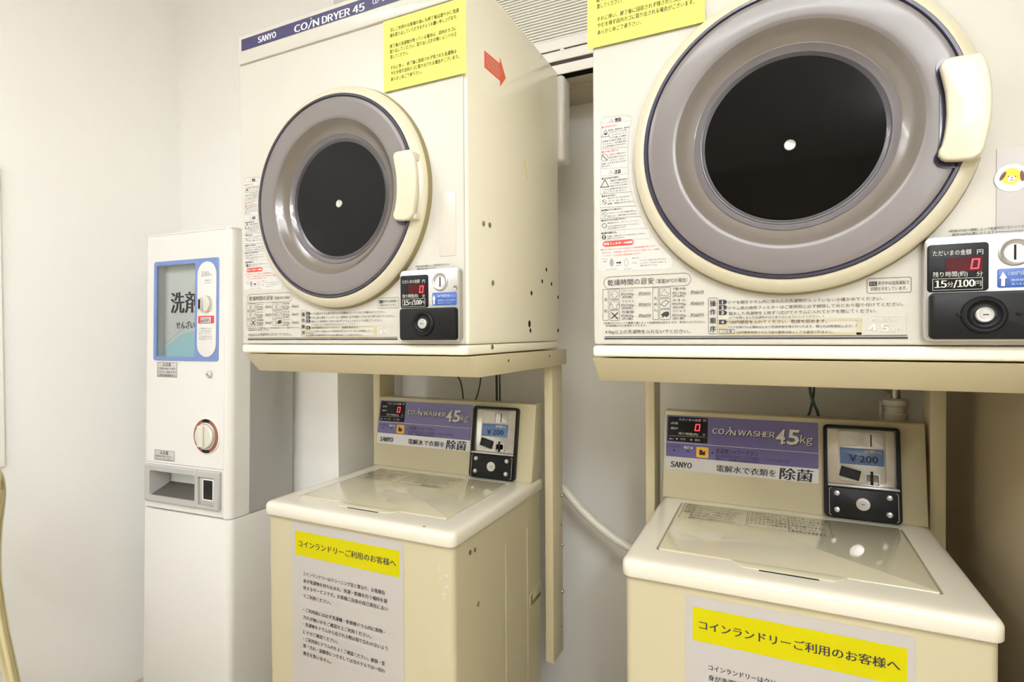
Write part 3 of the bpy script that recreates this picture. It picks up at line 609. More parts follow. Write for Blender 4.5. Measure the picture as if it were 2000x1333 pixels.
# ================================================================== the room
LX, RX, BY, FY = -2.14, 1.30, 1.80, -3.4
def slab(name, x0, x1, y0, y1, z0, z1, m): return struct(MB().box(x0, x1, y0, y1, z0, z1, m).build(name, smooth=0))
slab('floor', LX-.1, RX+.1, FY-.1, BY+.1, -.1, 0, 'floor')
slab('ceiling', LX-.1, RX+.1, FY-.1, BY+.1, CEIL, CEIL+.1, 'ceiling')
slab('wall_left', LX-.1, LX, FY-.1, BY+.1, 0, CEIL, 'wall')
slab('wall_right', RX, RX+.1, FY-.1, .93, 0, CEIL, 'wall')
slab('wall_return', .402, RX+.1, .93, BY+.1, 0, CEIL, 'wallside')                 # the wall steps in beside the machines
slab('wall_back', LX, .402, BY, BY+.1, 0, CEIL, 'wall')
slab('wall_front', LX, RX, FY-.1, FY, 0, CEIL, 'walldark')
slab('wall_corner', LX, -1.337, 1.44, BY, 0, CEIL, 'wall')          # boxed-in pipe shaft in the corner

for i, (x, y, lr) in enumerate(LAMPS):
    t = thing('ceiling_light', ['white fluorescent ceiling fitting nearest the machines', 'white fluorescent ceiling fitting in the right rear of the room', 'added unseen fluorescent ceiling fitting that brightens the left wall'][i], 'ceiling light', (x, y, CEIL), (0, 0, lr))
    MB().box(-.05, .05, -.62, .62, -.235, -.195, 'vend', .004).build('housing', t)
    for k in (-.4, .4): MB().box(-.006, .006, k-.006, k+.006, -.2, 0, 'vend').build('hanger', t)
    for s in (-.05, .05):
        MB().loft([[(s+.016*math.cos(a), k, -.252+.016*math.sin(a)) for a in [2*PI*j/14 for j in range(14)]] for k in (-.58, .58)], 'lamp', True, True).build('tube', t)

# ================================================================== coin dryers
S = .0225; DW, DD = .6743, .545
def make_dryer(loc):
    t = thing('coin_dryer', 'cream coin dryer with a navy top band, beside the white vending machine', 'clothes dryer', loc)
    H = S+.793
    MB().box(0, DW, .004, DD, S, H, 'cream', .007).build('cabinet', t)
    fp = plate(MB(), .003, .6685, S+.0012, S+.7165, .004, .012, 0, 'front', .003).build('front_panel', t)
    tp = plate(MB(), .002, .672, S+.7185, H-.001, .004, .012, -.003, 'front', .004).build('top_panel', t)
    MB().box(0, DW, -.001, DD-.004, 0, S-.0012, 'cream', .006).build('base_lip', t)
    for x in (.05, DW-.05):
        for y in (.07, DD-.07): MB().box(x-.02, x+.02, y-.02, y+.02, -.003, .004, 'black').build('foot', t)
    # navy band lettering
    p = Print(); p.items([('R', .0165, DW-.014, .7514, .7806, 'navyband', 0)])
    p.text('SANYO', .0773, .1394, .7655, .0150, 'W', .035, .0013)
    for s, a, b in (('CO', .2018, .2438), ('N', .2612, .2812), ('DRYER', .2905, .3738), ('45', .3828, .4158)): p.text(s, a, b, .7625, .0172, 'W', .03, .0013)
    p.line([(.2470, .7535), (.2575, .7690)], .0034, 'W', .0013); p.poly([(.2535, .7735), (.2568, .7735), (.2575, .7765), (.2542, .7765)], 'W', .0013)
    p.text('CD-S45C1', .4392, .5050, .7660, .0100, 'W', .015, .0013)
    p.build('printed_band', tp, (0, -.003, S))
    p = Print(); p.items([tuple('Wf' if (q == 'W' and it[0] in 'TO' and it[1] != '排気フィルターの掃除') else q for q in it) for it in DRYER_PRINT])
    p.line([(.0238, .0154), (.4957, .0154)], .0010, 'K', .0010); p.line([(.0238, .0118), (.4957, .0118)], .0027, 'K', .0010)
    p.build('printed_text', fp, (0, 0, S))
    # door
    cx, cz = .336, S+.338
    def at(a, b, h): return (cx+a, -h, cz+b)
    MB().lathe([(.2550, -.001), (.2556, .003), (.2535, .012), (.238, .0125)], at, 'olive').build('door_seal', t)
    d = MB().lathe([(.2525, .0115), (.2528, .0145), (.2508, .0187), (.2470, .0224), (.2405, .0273), (.2350, .0303), (.2318, .0308), (.2302, .027)], at, 'plastic').build('door', t)
    MB().lathe([(.2318, .0275), (.2317, .0320), (.2300, .0340), (.2262, .0338), (.2240, .0310), (.2235, .028)], at, 'navy').build('gasket', d)
    MB().lathe([(.2243, .0300), (.2236, .0318), (.2215, .0328), (.2140, .0330), (.1950, .0324), (.1840, .0323), (.1800, .0316), (.1768, .0302)], at, 'smoke').build('window_rim', d)
    MB().lathe([(.1768, .0302), (.1718, .0258), (.1668, .0200), (.1590, .0140), (.1530, .0112), (.1503, .0100)], at, 'cone').build('window_cone', d)
    MB().lathe([(.1505, .0096), (.1500, .0112), (.1488, .0116), (.1475, .0104), (.1435, .0066), (.1400, .0042)], at, 'smoke2').build('inner_ring', d)
    MB().lathe([(.1402, .0042), (.1385, .0050), (.1368, .0046), (.1350, .0032), (.1318, .0022)], at, 'ringdark').build('window_seal', d)
    MB().lathe([(.1360, .0024), (.05, .0024), (.0005, .0024)], at, 'glass', 96, False, True).build('window', d)
    MB().lathe([(.0088, .002), (.0088, .0048), (.0078, .0058), (.0060, .0054), (.0003, .0052)], lambda a, b, h: (.336+a, -h, S+.3275+b), 'silver', 24, False, True).build('hub_button', d)
    HP = [(.5252,.3951),(.5262,.4016),(.5295,.405),(.5366,.4068),(.5539,.4066),(.5698,.4061),(.5729,.4042),(.5771,.3947),(.5803,.3796),(.5826,.3634),(.5835,.3474),(.5834,.3278),(.5818,.3084),(.579,.293),(.5755,.2751),(.5723,.2676),(.5671,.2631),(.5597,.2601),(.5468,.2602),(.5327,.2619),(.5272,.2654),(.5239,.2719),(.5244,.2787),(.5277,.285),(.5304,.2967),(.5323,.3113),(.5334,.33),(.533,.3449),(.5319,.36),(.5296,.3726),(.5268,.3866)]
    def fd(h): return lambda a, b: (a, -h, S+b)
    mb = MB(); ccx, ccz = .556, .333
    mb.prism(HP, fd(.037), fd(.0505), 'plastic', .0045, 4)
    IN = [(a, b) for a, b in HP]
    body = [(.5300, .398), (.5620, .400), (.5600, .268), (.5290, .270), (.5345, .30), (.5365, .333), (.5345, .37)]
    mb.prism(body, fd(.026), fd(.042), 'plastic')
    for z0, z1 in ((.386, .4035), (.2625, .278)): mb.prism([(.54, z0), (.575, z0), (.575, z1), (.54, z1)], fd(.016), fd(.042), 'plastic', .003)
    mb.build('handle', d)
    OUT = []
    for a, b in HP:
        v = Vector((a-ccx, b-ccz)); k = 1+.0062/v.length; OUT.append((ccx+v.x*k, ccz+v.y*k))
    OUT = [(a, b) for a, b in OUT if math.hypot(a-.336, b-.338) < .2300]
    MB().prism(OUT, fd(.030), fd(.0345), 'navy').build('handle_surround', d)
    # coin unit
    cu = plate(MB(), .5135, .6650, S+.0065, S+.1605, .010, .002, -.0150, 'silver', .003).build('coin_unit', t)
    dw = plate(MB(), .5172, .5888, S+.0790, S+.1488, .005, -.0145, -.0162, 'black', .0005).build('display_window', cu)
    Print().items(COIN_PRINT).build('printed_text', cu, (0, -.0163, S))
    def cd(a, b, h): return (.6181+a, -.015-h, S+.1318+b)
    mb = MB().lathe([(.0190, -.001), (.0186, .0018), (.0172, .0030), (.0160, .0018), (.0110, -.0004), (.0003, -.0008)], cd, 'silver', 48, False, True); mb.build('coin_entry', cu)
    MB().box(.6170, .6192, -.0160, -.0130, S+.1215, S+.1425, 'hole').build('coin_slot', cu)
    MB().lathe([(.0046, 0), (.0046, .002), (.003, .0012), (.0002, .001)], lambda a, b, h: (.6558+a, -.015-h, S+.1178+b), 'steel', 20, False, True).build('screw', cu)
    plate(MB(), .5985, .6585, S+.0825, S+.1095, .003, -.0145, -.0158, 'blue', .0004).build('price_label', cu)
    Print().items(SLOT_PRINT).build('printed_text', cu, (0, -.0159, S))
    plate(MB(), .5190, .6612, S+.0095, S+.0778, .007, -.014, -.0240, 'black', .003).build('lock_plate', cu)
    def ck(a, b, h): return (.5815+a, -.0235-h, S+.0445+b)
    MB().lathe([(.0270, 0), (.0262, .0030), (.0235, .0052), (.0205, .0050), (.0185, .0022), (.0160, .0006), (.0135, .0004)], ck, 'black', 48, True, True).build('lock_ring', cu)
    lk = MB().lathe([(.0108, 0), (.0108, .0060), (.0094, .0072), (.0068, .0070), (.0066, .0076), (.0002, .0076)], ck, 'silver', 32, False, True); lk.box(.5785, .5850, -.0314, -.030, S+.0438, S+.0452, 'hole'); lk.build('lock', cu)
    for x in (.5528, .6201): MB().lathe([(.0032, 0), (.0030, .0014), (.0002, .0018)], lambda a, b, h: (x+a, -.0238-h, S+.0455+b), 'black', 16, False, True).build('screw', cu)
    return t
ZB = 1.2355
dr1 = make_dryer((-1.2504, 1.0, ZB))
dr2 = copy_tree(dr1); dr2.location = (-.3125, 1.0197, ZB)
dr2['label'] = 'cream coin dryer nearest the camera, carrying the dog sticker at its right edge'
# what only the left dryer shows: side screws and holes, tape marks, the cover on its rear edge
SXL = DW
def side_disc(parent, name, y, z, r, m, x, h=.0015, n=16, kz=1):
    return MB().lathe([(r, 0), (r, h), (r*.75, h*1.5), (.0002, h*1.4)] if m != 'hole' else [(r, .0003), (.0002, .0003)], lambda a, b, hh: (x+hh, y+a, z+b*kz), m, n, False, True).build(name, parent)
for y, z in ((1.0735, 1.5222), (1.1025, 1.5239), (1.1155, 1.3955), (1.1107, 1.2507)): side_disc(dr1, 'screw', y-1.0, z-ZB, .0058, 'steel', SXL)
for y, z, r, kz in ((1.4438, 1.4591, .0058, 1), (1.4129, 1.4236, .0058, 1), (1.4826, 1.422, .0058, 1), (1.3377, 1.3865, .0062, 1), (1.5350, 1.3872, .0055, 1), (1.323, 1.3056, .0080, 1.2), (1.3294, 1.2882, .006, 1), (1.5350, 1.2888, .006, 1)): side_disc(dr1, 'screw_hole', y-1.0, z-ZB, r, 'hole', SXL, kz=kz)
MB().box(.6083, .6487, -.0008, .0, S+.1870, S+.3215, 'clear', .0002).build('tape_mark', dr1)
MB().prism([(.288, 1.728-ZB), (.297, 1.726-ZB), (.312, 1.702-ZB), (.318, 1.680-ZB), (.312, 1.676-ZB), (.300, 1.695-ZB)], fx(SXL-.0003), fx(SXL+.0006), 'sidetape').build('tape_mark', dr1)
MB().box(DW-.17, DW+.0175, DD+.001, DD+.062, 1.788-ZB, 2.045-ZB, 'vend', .012, 4).build('rear_cover', dr1)

# ------------------------------------------------------------------ paper notices and stickers on the dryers
def yellow(name, label, loc, dx, dz, x0, x1):
    o = plate(MB(), x0, x1, .5592, .7140, .0008, 0, -.0007, 'yellow', .0001).build(name, None, loc, smooth=0)
    tag(o, label, 'notice', 'yellow notices on the dryers')
    Print().items(YELLOW_PRINT_ABS, dx=dx, dz=dz).build('printed_text', o, (0, -.0004, 0))
yellow('yellow_notice', 'yellow paper notice on the farther dryer, right of its navy band lettering', (-1.2504, .9955, ZB+S), 0, 0, .4690, .6790)
yellow('yellow_notice', 'yellow paper notice on the nearer dryer, cut off by the top of the photo', (-.3125, 1.0152, ZB+S), -.4755, .002, -.0060, .2050)
AP = [(1.0838, 1.9040), (1.1600, 1.9085), (1.1605, 1.9230), (1.1905, 1.8876), (1.1605, 1.8560), (1.1605, 1.8690), (1.0833, 1.8673)]
ao = MB().prism(AP, fx(-.5760), fx(-.5755), 'arrow').build('arrow_sticker', smooth=0)
tag(ao, 'faded red arrow sticker on the side of the farther dryer', 'sticker')
p = Print()
for k in range(5): p.line([(.006, .0300-k*.0058), (.070+.004*(k % 2), .0300-k*.0058)], .0012, 'lg', .0004)
p.build('faded_lines', ao, (-.5752, 1.084, 1.868), (0, 0, PI/2))
pa = plate(MB(), .6012, .662, .1640, .2826, .001, 0, -.0006, 'paper', .0001).build('paper_sheet', None, (-.3125, 1.0192, ZB+S), smooth=0)
tag(pa, 'blank white paper sheet on the nearer dryer, above its coin unit', 'paper')
ds = MB().lathe([(1, 0), (1, .0006), (.001, .0006)], lambda a, b, h: (.6180+a*.0195, -h, .2390+b*.0195), 'W', 40, False, True).build('dog_sticker', None, (-.3125, 1.0184, ZB+S), smooth=0)
tag(ds, 'round white sticker with a yellow dog face at the right edge of the nearer dryer', 'sticker')
p = Print()
el = lambda cx, cz, rx, rz, rot=0: [(cx+rx*math.cos(a)*math.cos(rot)-rz*math.sin(a)*math.sin(rot), cz+rx*math.cos(a)*math.sin(rot)+rz*math.sin(a)*math.cos(rot)) for a in [2*PI*i/28 for i in range(28)]]
p.poly(el(.6285, .2440, .0195, .0135), 'dogyellow', .0003); p.poly(el(.6125, .2455, .0036, .0090, -.75), 'brown', .0006); p.poly(el(.6492, .2430, .0042, .0090, .15), 'brown', .0006)
p.poly(el(.6290, .2395, .0072, .0050), 'W', .0005); p.poly(el(.6230, .2440, .0012, .0014), 'brown', .0008); p.poly(el(.6365, .2430, .0012, .0014), 'brown', .0008); p.poly(el(.6298, .2415, .0013, .0013), 'brown', .0008)
p.line([(.6250, .2385), (.6275, .2365), (.6295, .2380), (.6318, .2365), (.6340, .2385)], .0008, 'brown', .0008); p.line([(.6297, .2405), (.6296, .2380)], .0007, 'brown', .0008)
p.v = [(.618+(x-.6300)*.58, y, .2400+(z-.2425)*.86) for x, y, z in p.v]
p.build('printed_face', ds, (0, -.0006, 0))

# ================================================================== steel stands under the dryers
def stand(label, x0, x1, y0, posts, holes):
    t = thing('dryer_stand', label, 'stand', (x0, y0, 0), group='steel stands carrying the dryers')
    W = x1-x0; yb = 1.586-y0
    MB().prism([(0, 1.2325), (.0455, 1.1865), (yb, 1.1865), (yb, 1.2325)], fx(0), fx(W), 'stand', .0018, 2).build('tray', t)
    for a, b in posts:
        MB().box(a-x0, b-x0, 1.502-y0, 1.584-y0, .312, 1.1865, 'stand', .0025, 2).build('post', t)
    for y, z in holes: side_disc(t, 'screw_hole', y-y0, z, .0035, 'hole', W+.0002)
    b = posts[1][1]
    for z, r, m in ((.790, .0055, 'steel'), (.640, .0045, 'steel'), (.497, .0055, 'steel')): side_disc(t, 'bolt', 1.572-y0, z, r, m, b-x0, .004)
    for z in (.700, .390): side_disc(t, 'screw_hole', 1.570-y0, z, .003, 'hole', b-x0)
    return t
stand('cream steel stand with sloped front tray carrying the farther dryer', -1.2367, -.5686, .995, ((-1.2373, -1.2089), (-.6083, -.5827)), ((1.18, 1.2163), (1.4443, 1.2168)))
stand('cream steel stand with sloped front tray carrying the nearer dryer', -.3120, .3560, 1.0147, ((-.3140, -.2900), (.3125, .3420)), ((1.2, 1.2163), (1.4643, 1.2168)))

# ================================================================== coin washers
WW, WD = .5752, .5183
def make_washer(loc):
    t = thing('coin_washer', 'cream top-loading coin washer under the farther dryer', 'washing machine', loc)
    bd = MB()
    bd.loft([rr(.006, .5692, .010, .508, .014, fz(z)) for z in (.025, .8185)], 'wash', True, True)
    b = bd.build('body', t)
    for x in (.06, .515):
        for y in (.06, .45): MB().lathe([(.022, 0), (.022, .02), (.016, .03)], lambda a, c, h: (x+a, y+c, h), 'black', 20, True, True).build('foot', t)
    for y in (.269, .408): MB().box(.5688, .5704, y-.0035, y+.0035, .12, .735, 'wash', .0006, 2).build('side_rib', b)
    for y, z in ((.082, .780), (.104, .778), (.119, .645)): side_disc(b, 'screw', y, z, .0055, 'steel', .5692)
    hp = [(.425, .5325), (.505, .5325), (.505, .4985), (.425, .4985)]
    mb = MB(); mb.loft([rr(.421, .509, .495, .536, .008, fx(.5690)), rr(.421, .509, .495, .536, .008, fx(.5712)), rr(.425, .505, .499, .532, .006, fx(.5712)), rr(.425, .505, .499, .532, .006, fx(.5695))], 'wash', False, False); mb.loft([rr(.425, .505, .499, .532, .006, fx(.5694)), rr(.4255, .5045, .4995, .5315, .006, fx(.5697))], 'gripdark', True, True); mb.prism([(.440, .512), (.503, .512), (.503, .530), (.440, .530)], fx(.5690), fx(.5704), 'wash', .0008, 2); mb.build('grip_recess', b)
    # rim
    Z = .8508; R = lambda i, z, r: rr(i, WW-i, i, WD-i, r, fz(z))
    O = lambda z: rr(.0525, .5150, .0700, .4080, .006, fz(z))
    MB().loft([R(.008, .8167, .012), R(.0015, .8175, .017), R(0, .8200, .018), R(0, .8385, .018), R(.0010, .8430, .018), R(.0035, .8465, .018), R(.0080, .8490, .016), R(.0160, .8503, .014), R(.0300, .8508, .012), O(.8508), O(.8470)], 'rim', True, True).build('top_rim', t)
    MB().box(.0535, .5140, .0710, .4070, .8465, .8474, 'groove').build('lid_groove_shade', t)
    # lid with its finger tongue
    lid = MB().loft([rr(.0562, .5112, .0745, .4040, .004, fz(.8475)), rr(.0562, .5112, .0745, .4040, .004, fz(.8505)), rr(.0568, .5106, .0751, .4034, .004, fz(.8515)), rr(.0585, .5089, .0768, .4017, .003, fz(.8521))], 'lid', True, True)
    lid.prism([(.190, .078), (.212, .0500), (.358, .0500), (.382, .078)], fz(.8490), fz(.8521), 'lid', .0008, 2)
    lo = lid.build('lid', t)
    MB().box(.240, .335, .0450, .0500, .8500, .8512, 'hole').build('finger_slot', t)
    p = Print()
    blk = [(.068, .086, ['警', '告', '注', '意']), (.090, .205, ['安全のため次のことを必ずお守りください', '脱水槽が完全に止まるまで手を入れない', '防水性のシートや衣類は洗濯しない', '引火物の付着した衣類を入れない', 'お子様に操作させないでください', '運転中はふたを開けないでください']), (.215, .290, ['洗濯物の入れかた', '大きな物は下に入れ', 'かさばる物は沈めて', 'ポケットの中を確認', 'ファスナーは閉める']), (.298, .372, ['お取り扱い上のご注意', 'ふたの上に物を置か', 'ないでください。', '水栓は開けたままに', 'してください。', '異常時は管理者まで'])]
    for x0, x1, L in blk:
        zt = .385-(x0-.068)*.02
        for k, s in enumerate(L):
            n = len(s); wd = (x1-x0)*min(1, n/max(len(q) for q in L))
            p.text(s, x0, x0+max(wd, .006), zt-k*.0185, .0135, 'K', 0, .0008)
        p.line([(x0-.003, zt+.011), (x1+.003, zt+.011), (x1+.003, zt-.102), (x0-.003, zt-.102), (x0-.003, zt+.011)], .0007, 'K', .0006)
    o = p.build('printed_text', lo, (0, 0, .8522), (-PI/2, 0, 0))
    # control panel
    cp = MB().prism([(.4370, .8500), (.4370, .8520), (.4740, 1.0725), (.5160, 1.0725), (.5160, .8500)], fx(.0005), fx(.5700), 'wash', .0028, 3).build('control_panel', t)
    TILT = -math.atan2(.037, .223)
    loc0, rot0 = (0, .4370, .8508), (TILT, 0, 0)
    p = Print()
    p.items([('F', .0065, .3600, .0712, .2132, 'silverprint', .04)])
    p.poly(rr(.0066, .3599, .1052, .2131, .003, lambda a, b: (a, b)), 'purple', .0009); p.line([(.0070, .1418), (.3592, .1418)], .0011, 'lg', .0011)
    p.build('control_sticker', cp, loc0, rot0)
    plate(MB(), .0100, .1102, .1452, .2094, .003, 0, -.0014, 'black', .0004).build('display_window', cp, loc0, rot0)
    plate(MB(), .0830, .1127, .1083, .1354, .003, 0, -.0016, 'orange', .0006).build('shower_button', cp, loc0, rot0)
    p = Print().items(CONSOLE_PRINT, slant=.10)
    p.poly([(.0905, .1150), (.1050, .1150), (.1050, .1285), (.1010, .1225), (.0975, .1275), (.0905, .1285)], 'Dk', .0012)
    p.build('printed_text', cp, (0, .4370-.0006, .8508), rot0)
    # coin mechanism
    def at(a, b): return (a, 0, b)
    cm = MB()
    cm.loft([rr(.3703, .5207, .0012, .2114, .009, fy(.001)), rr(.3703, .5207, .0012, .2114, .009, fy(-.0135)), rr(.3715, .5195, .0024, .2102, .008, fy(-.0150)), rr(.3768, .5142, .0755, .2048, .004, fy(-.0150)), rr(.3768, .5142, .0755, .2048, .004, fy(-.0040))], 'black', True, True)
    co_ = cm.build('coin_mechanism', t, loc0, rot0)
    ch = plate(MB(), .3772, .5138, .0760, .2044, .003, -.0030, -.0070, 'chrome', .0006)
    ch.build('chrome_plate', co_)
    plate(MB(), .4000, .4930, .0856, .2004, .006, -.0065, -.0105, 'silver', .0015).build('coin_face', co_)
    plate(MB(), .4036, .4442, .1645, .1985, .002, -.0100, -.0116, 'label', .0006).build('blank_cover', co_)
    plate(MB(), .4470, .4890, .1645, .1985, .002, -.0100, -.0113, 'silver', .0006).build('slot_plate', co_)
    MB().box(.4638, .4664, -.0117, -.0100, .1658, .1930, 'hole').build('coin_slot', co_)
    plate(MB(), .4034, .4895, .1232, .1604, .002, -.0100, -.0125, 'blue2', .0006).build('price_window', co_)
    MB().prism([(.4060, .1183), (.4445, .1089), (.4395, .0865), (.4006, .0959)], fy(-.0100), fy(-.0155), 'blackm', .0006, 2).build('cover_patch', co_)
    cup = MB().loft([rr(.4522, .4806, .0800, .1052, .003, fy(-.0100)), rr(.4522, .4806, .0800, .1052, .003, fy(-.0140)), rr(.4545, .4785, .0800, .1030, .003, fy(-.0140)), rr(.4560, .4770, .0810, .1010, .003, fy(-.0105))], 'silver', False, True)
    cup.box(.4630, .4675, -.0150, -.0100, .0800, .1100, 'hole'); cup.build('return_cup', co_)
    MB().box(.3772, .5160, -.0215, -.0060, .0715, .0762, 'silver', .001, 2).build('ledge', co_)
    lp = plate(MB(), .3785, .5145, .0030, .0690, .005, -.0140, -.0190, 'black', .0015)
    lpo = lp.build('lock_cover', co_)
    for sx, xa in ((1, .3800), (-1, .5130)):
        pr = Print(); pr.line([(xa+.004*sx, .0672), (xa, .0645), (xa, .0075), (xa+.004*sx, .0048)], .0008, 'lg', .0002); pr.build('edge_line', co_, (0, -.0190, 0))
    for kx, kz in ((.3953, .0559), (.3950, .0193), (.4966, .0559), (.4960, .0196)):
        MB().lathe([(.0070, 0), (.0068, .002), (.0052, .0042), (.0002, .0052)], lambda a, b, h: (kx+a, -.0188-h, kz+b), 'silver', 24, False, True).build('rivet', co_)
    lk = MB().lathe([(.0138, 0), (.0136, .0014), (.0065, .0018), (.0062, .0030), (.0002, .0030)], lambda a, b, h: (.4462+a, -.0188-h, .0362+b), 'silver', 32, False, True)
    lk.box(.4430, .4490, -.0222, -.0200, .0355, .0370, 'hole'); lk.build('lock', co_)
    Print().items(MECH_PRINT).build('printed_text', co_, (0, -.0124, 0))
    return t
wa1 = make_washer((-1.1983, 1.0139, 0))
wa2 = copy_tree(wa1); wa2.location = (-.2648, 1.0365, 0)
wa2['label'] = 'cream top-loading coin washer at the lower right, nearest the camera'
# the farther washer alone: a chip in its rim and old adhesive by its front corner
MB().lathe([(.0045, 0), (.0040, .0003), (.0002, .0003)], lambda a, c, h: (.4908+a, .0150+c*.6, .8500+h), 'hole', 14, False, True).build('rim_chip', wa1)
p = Print()
for k in range(9):
    x, z = .526+random.random()*.020, .772-k*.0085; w_ = .004+random.random()*.010
    p.poly([(x, z), (x+w_, z+.001), (x+w_-.002, z-.004-random.random()*.004), (x+.001, z-.003)], 'clear', .0003+.00003*k)
p.build('adhesive_mark', wa1, (0, .0098, 0))

def notice(label, loc, dx, dz):
    o = plate(MB(), .0900, .4370, -.50, -.0102, .002, 0, -.0008, 'paper', .0001).build('laminated_notice', None, (loc[0]+dx, loc[1]+.0098, .8167+dz), smooth=0)
    tag(o, label, 'notice', 'laminated notices on the washers')
    p = Print().items([('R', .1030, .4265, -.0912, -.0302, 'yellow2', 0)]); p.items(NOTICE_PRINT_ABS)
    p.build('printed_text', o, (0, -.0004, 0))
notice('white laminated notice with yellow heading on the farther washer front', (-1.1983, 1.0139), 0, 0)
notice('white laminated notice with yellow heading on the nearest washer, cut off by the photo bottom', (-.2648, 1.0365), .0275, -.006)

# ================================================================== detergent vending machine
v = thing('vending_machine', 'tall narrow white detergent vending machine with blue display in the left corner', 'vending machine', (-1.871, 1.106, .004), (-.0249, 0, .0558))
def outline(x0, x1, y1, r, n=8):
    pts = [(x0, 0)]+[(x1-r+r*math.sin(PI/2*i/n), r-r*math.cos(PI/2*i/n)) for i in range(n+1)]+[(x1, y1), (x0, y1)]
    return pts
mb = MB(); mb.box(-.002, .374, .075, .258, .7145, 1.608, 'vend')
mb.prism([(.3515, .0)]+[(.374-.022+.022*math.sin(PI/2*i/8), .022-.022*math.cos(PI/2*i/8)) for i in range(9)]+[(.374, .258), (.3515, .258)], fz(.7145), fz(1.609), 'vend')
mb.box(-.003, .0012, .001, .258, .7145, 1.609, 'vend', .001); mb.box(-.003, .3740, .003, .258, 1.606, 1.611, 'vend')
mb.build('upper_cabinet', v)
MB().prism(outline(-.004, .376, .260, .022), fz(0.0), fz(.7115), 'vend', .001, 2).build('lower_cabinet', v)
def ring(mb, o, i, ro, ri, m, y0, y1, yin, e=.002):
    """panel with a rounded opening: o/i = (x0,x1,z0,z1) outside and inside"""
    return mb.loft([rr(*o, ro, fy(y0)), rr(*o, ro, fy(y1+e)), rr(o[0]+e, o[1]-e, o[2]+e, o[3]-e, max(ro-e, .0005), fy(y1)), rr(*i, ri, fy(y1)), rr(*i, ri, fy(yin))], m)
mb = ring(MB(), (.0022, .3505, .8640, 1.6050), (.0470, .2246, 1.2090, 1.5065), .004, .004, 'vend', .074, 0, .074)
dr = mb.build('door', v)
mb = ring(MB(), (.0022, .3505, .7165, .8632), (.0150, .3350, .7420, .8560), .003, .004, 'vend', .074, 0, .03); mb.build('door_lower_panel', v)
# display
bp = ring(MB(), (.0330, .3250, 1.1972, 1.5194), (.0474, .2242, 1.2096, 1.5059), .008, .004, 'vblue', .001, -.0030, .002, .001).build('display_panel', v)
MB().box(.0462, .2254, .0285, .0300, 1.2080, 1.5075, 'poster').build('display_backing', bp)
p = Print(); po = lambda a, z: (.0475+(a-105)/435*.1767-.0445, 1.28+(1.505-(z-175)/1030*.295-1.28)*1.025)
p.poly([po(218, 1110), po(260, 1065), po(320, 1010), po(390, 965), po(450, 940), po(540, 925), po(640, 925), po(640, 1240), po(218, 1240)], 'cyan', .0004)
p.line([po(218, 1060), po(300, 990), po(400, 905), po(470, 860), po(640, 800)], .0035, 'pale', .0003); p.line([po(218, 960), po(320, 920), po(420, 830), po(520, 735)], .006, 'W', .0003)
p.text('洗', .0735, .1345, 1.3862, .066, 'Dk', .03, .0006); p.text('剤', .1400, .2010, 1.3862, .066, 'Dk', .03, .0006); p.text('せんざい', .0985, .1830, 1.3125, .023, 'Dk', .03, .0006)
p.build('poster_print', bp, (0, .0285, 0))
MB().face([(.0474, .0010, 1.2096), (.2242, .0010, 1.2096), (.2242, .0010, 1.5059), (.0474, .0010, 1.5059)], 'pane').build('pane', bp, smooth=0)
ov = plate(MB(), .2366, .3178, 1.2100, 1.5080, .0400, -.0025, -.0052, 'vend', .0008).build('selector_plate', v)
Print().items([i for i in VEND_PRINT if i[1] != '品切れ']).build('printed_text', ov, (0, -.0053, 0))
MB().lathe([(1, 0), (1, .007), (.93, .0095), (.72, .0105), (.001, .0100)], lambda a, b, h: (.2830+a*.0190, -.005-h, 1.3752+b*.0255), 'chrome', 40, False, True).build('coin_entry', v)
mb = plate(MB(), .2535, .2725, 1.3560, 1.3945, .004, -.004, -.0175, 'silver', .001); mb.box(.2570, .2655, -.0180, -.0150, 1.3600, 1.3890, 'hole'); mb.build('coin_slot', v)
rl = plate(MB(), .2428, .3112, 1.3146, 1.3385, .001, -.005, -.0062, 'red', .0003).build('price_label', v)
p = Print().items([('R', .2555, .2985, 1.3175, 1.3340, 'pale', 0)]); p.text('品切れ', .2580, .2960, 1.3258, .0135, 'Dk', .02, .0012); p.build('printed_text', rl, (0, -.0062, 0))
for x0, x1, z0, z1, L in ((.0500, .1436, 1.1430, 1.1917, ['ご利用の前にお読み', 'ください。商品が出な', 'い時は管理者まで']), (.0406, .1349, .8724, .9061, ['取出口に手を入れない', 'でください'])):
    sl = plate(MB(), x0, x1, z0, z1, .001, .0005, -.0008, 'silverprint', .0002).build('warning_label', v)
    p = Print(); p.text('△注意', (x0+x1)/2-.020, (x0+x1)/2+.018, z1-.008, .011, 'Dk', .02, .0004)
    hh = (z1-z0-.016)/len(L)
    for k, s in enumerate(L): p.text(s, x0+.006, x1-.006, z1-.0175-(k+.3)*hh, hh*.62, 'K', 0, .0004)
    q = [(x0+.001, z0+.001), (x1-.001, z0+.001), (x1-.001, z1-.001), (x0+.001, z1-.001)]; p.line(q+q[:1], .0008, 'K', .0004)
    p.build('printed_text', sl, (0, -.0008, 0))
lk = MB().lathe([(.0100, .001), (.0100, .0080), (.0085, .0100), (.0060, .0098), (.0058, .0108), (.0002, .0108)], lambda a, b, h: (.2895+a, -h, 1.1570+b), 'chrome', 28, False, True); lk.box(.2882, .2908, -.0112, -.009, 1.1535, 1.1605, 'hole'); lk.build('lock', v)
kc = (.2785, .9645)
def ak(a, b, h): return (kc[0]+a, -h, kc[1]+b)
kr = MB().lathe([(.0560, -.001), (.0558, .0030), (.0530, .0045)], ak, 'vend', 56).lathe([(.0532, .0045), (.0425, .0046)], ak, 'tan', 56)
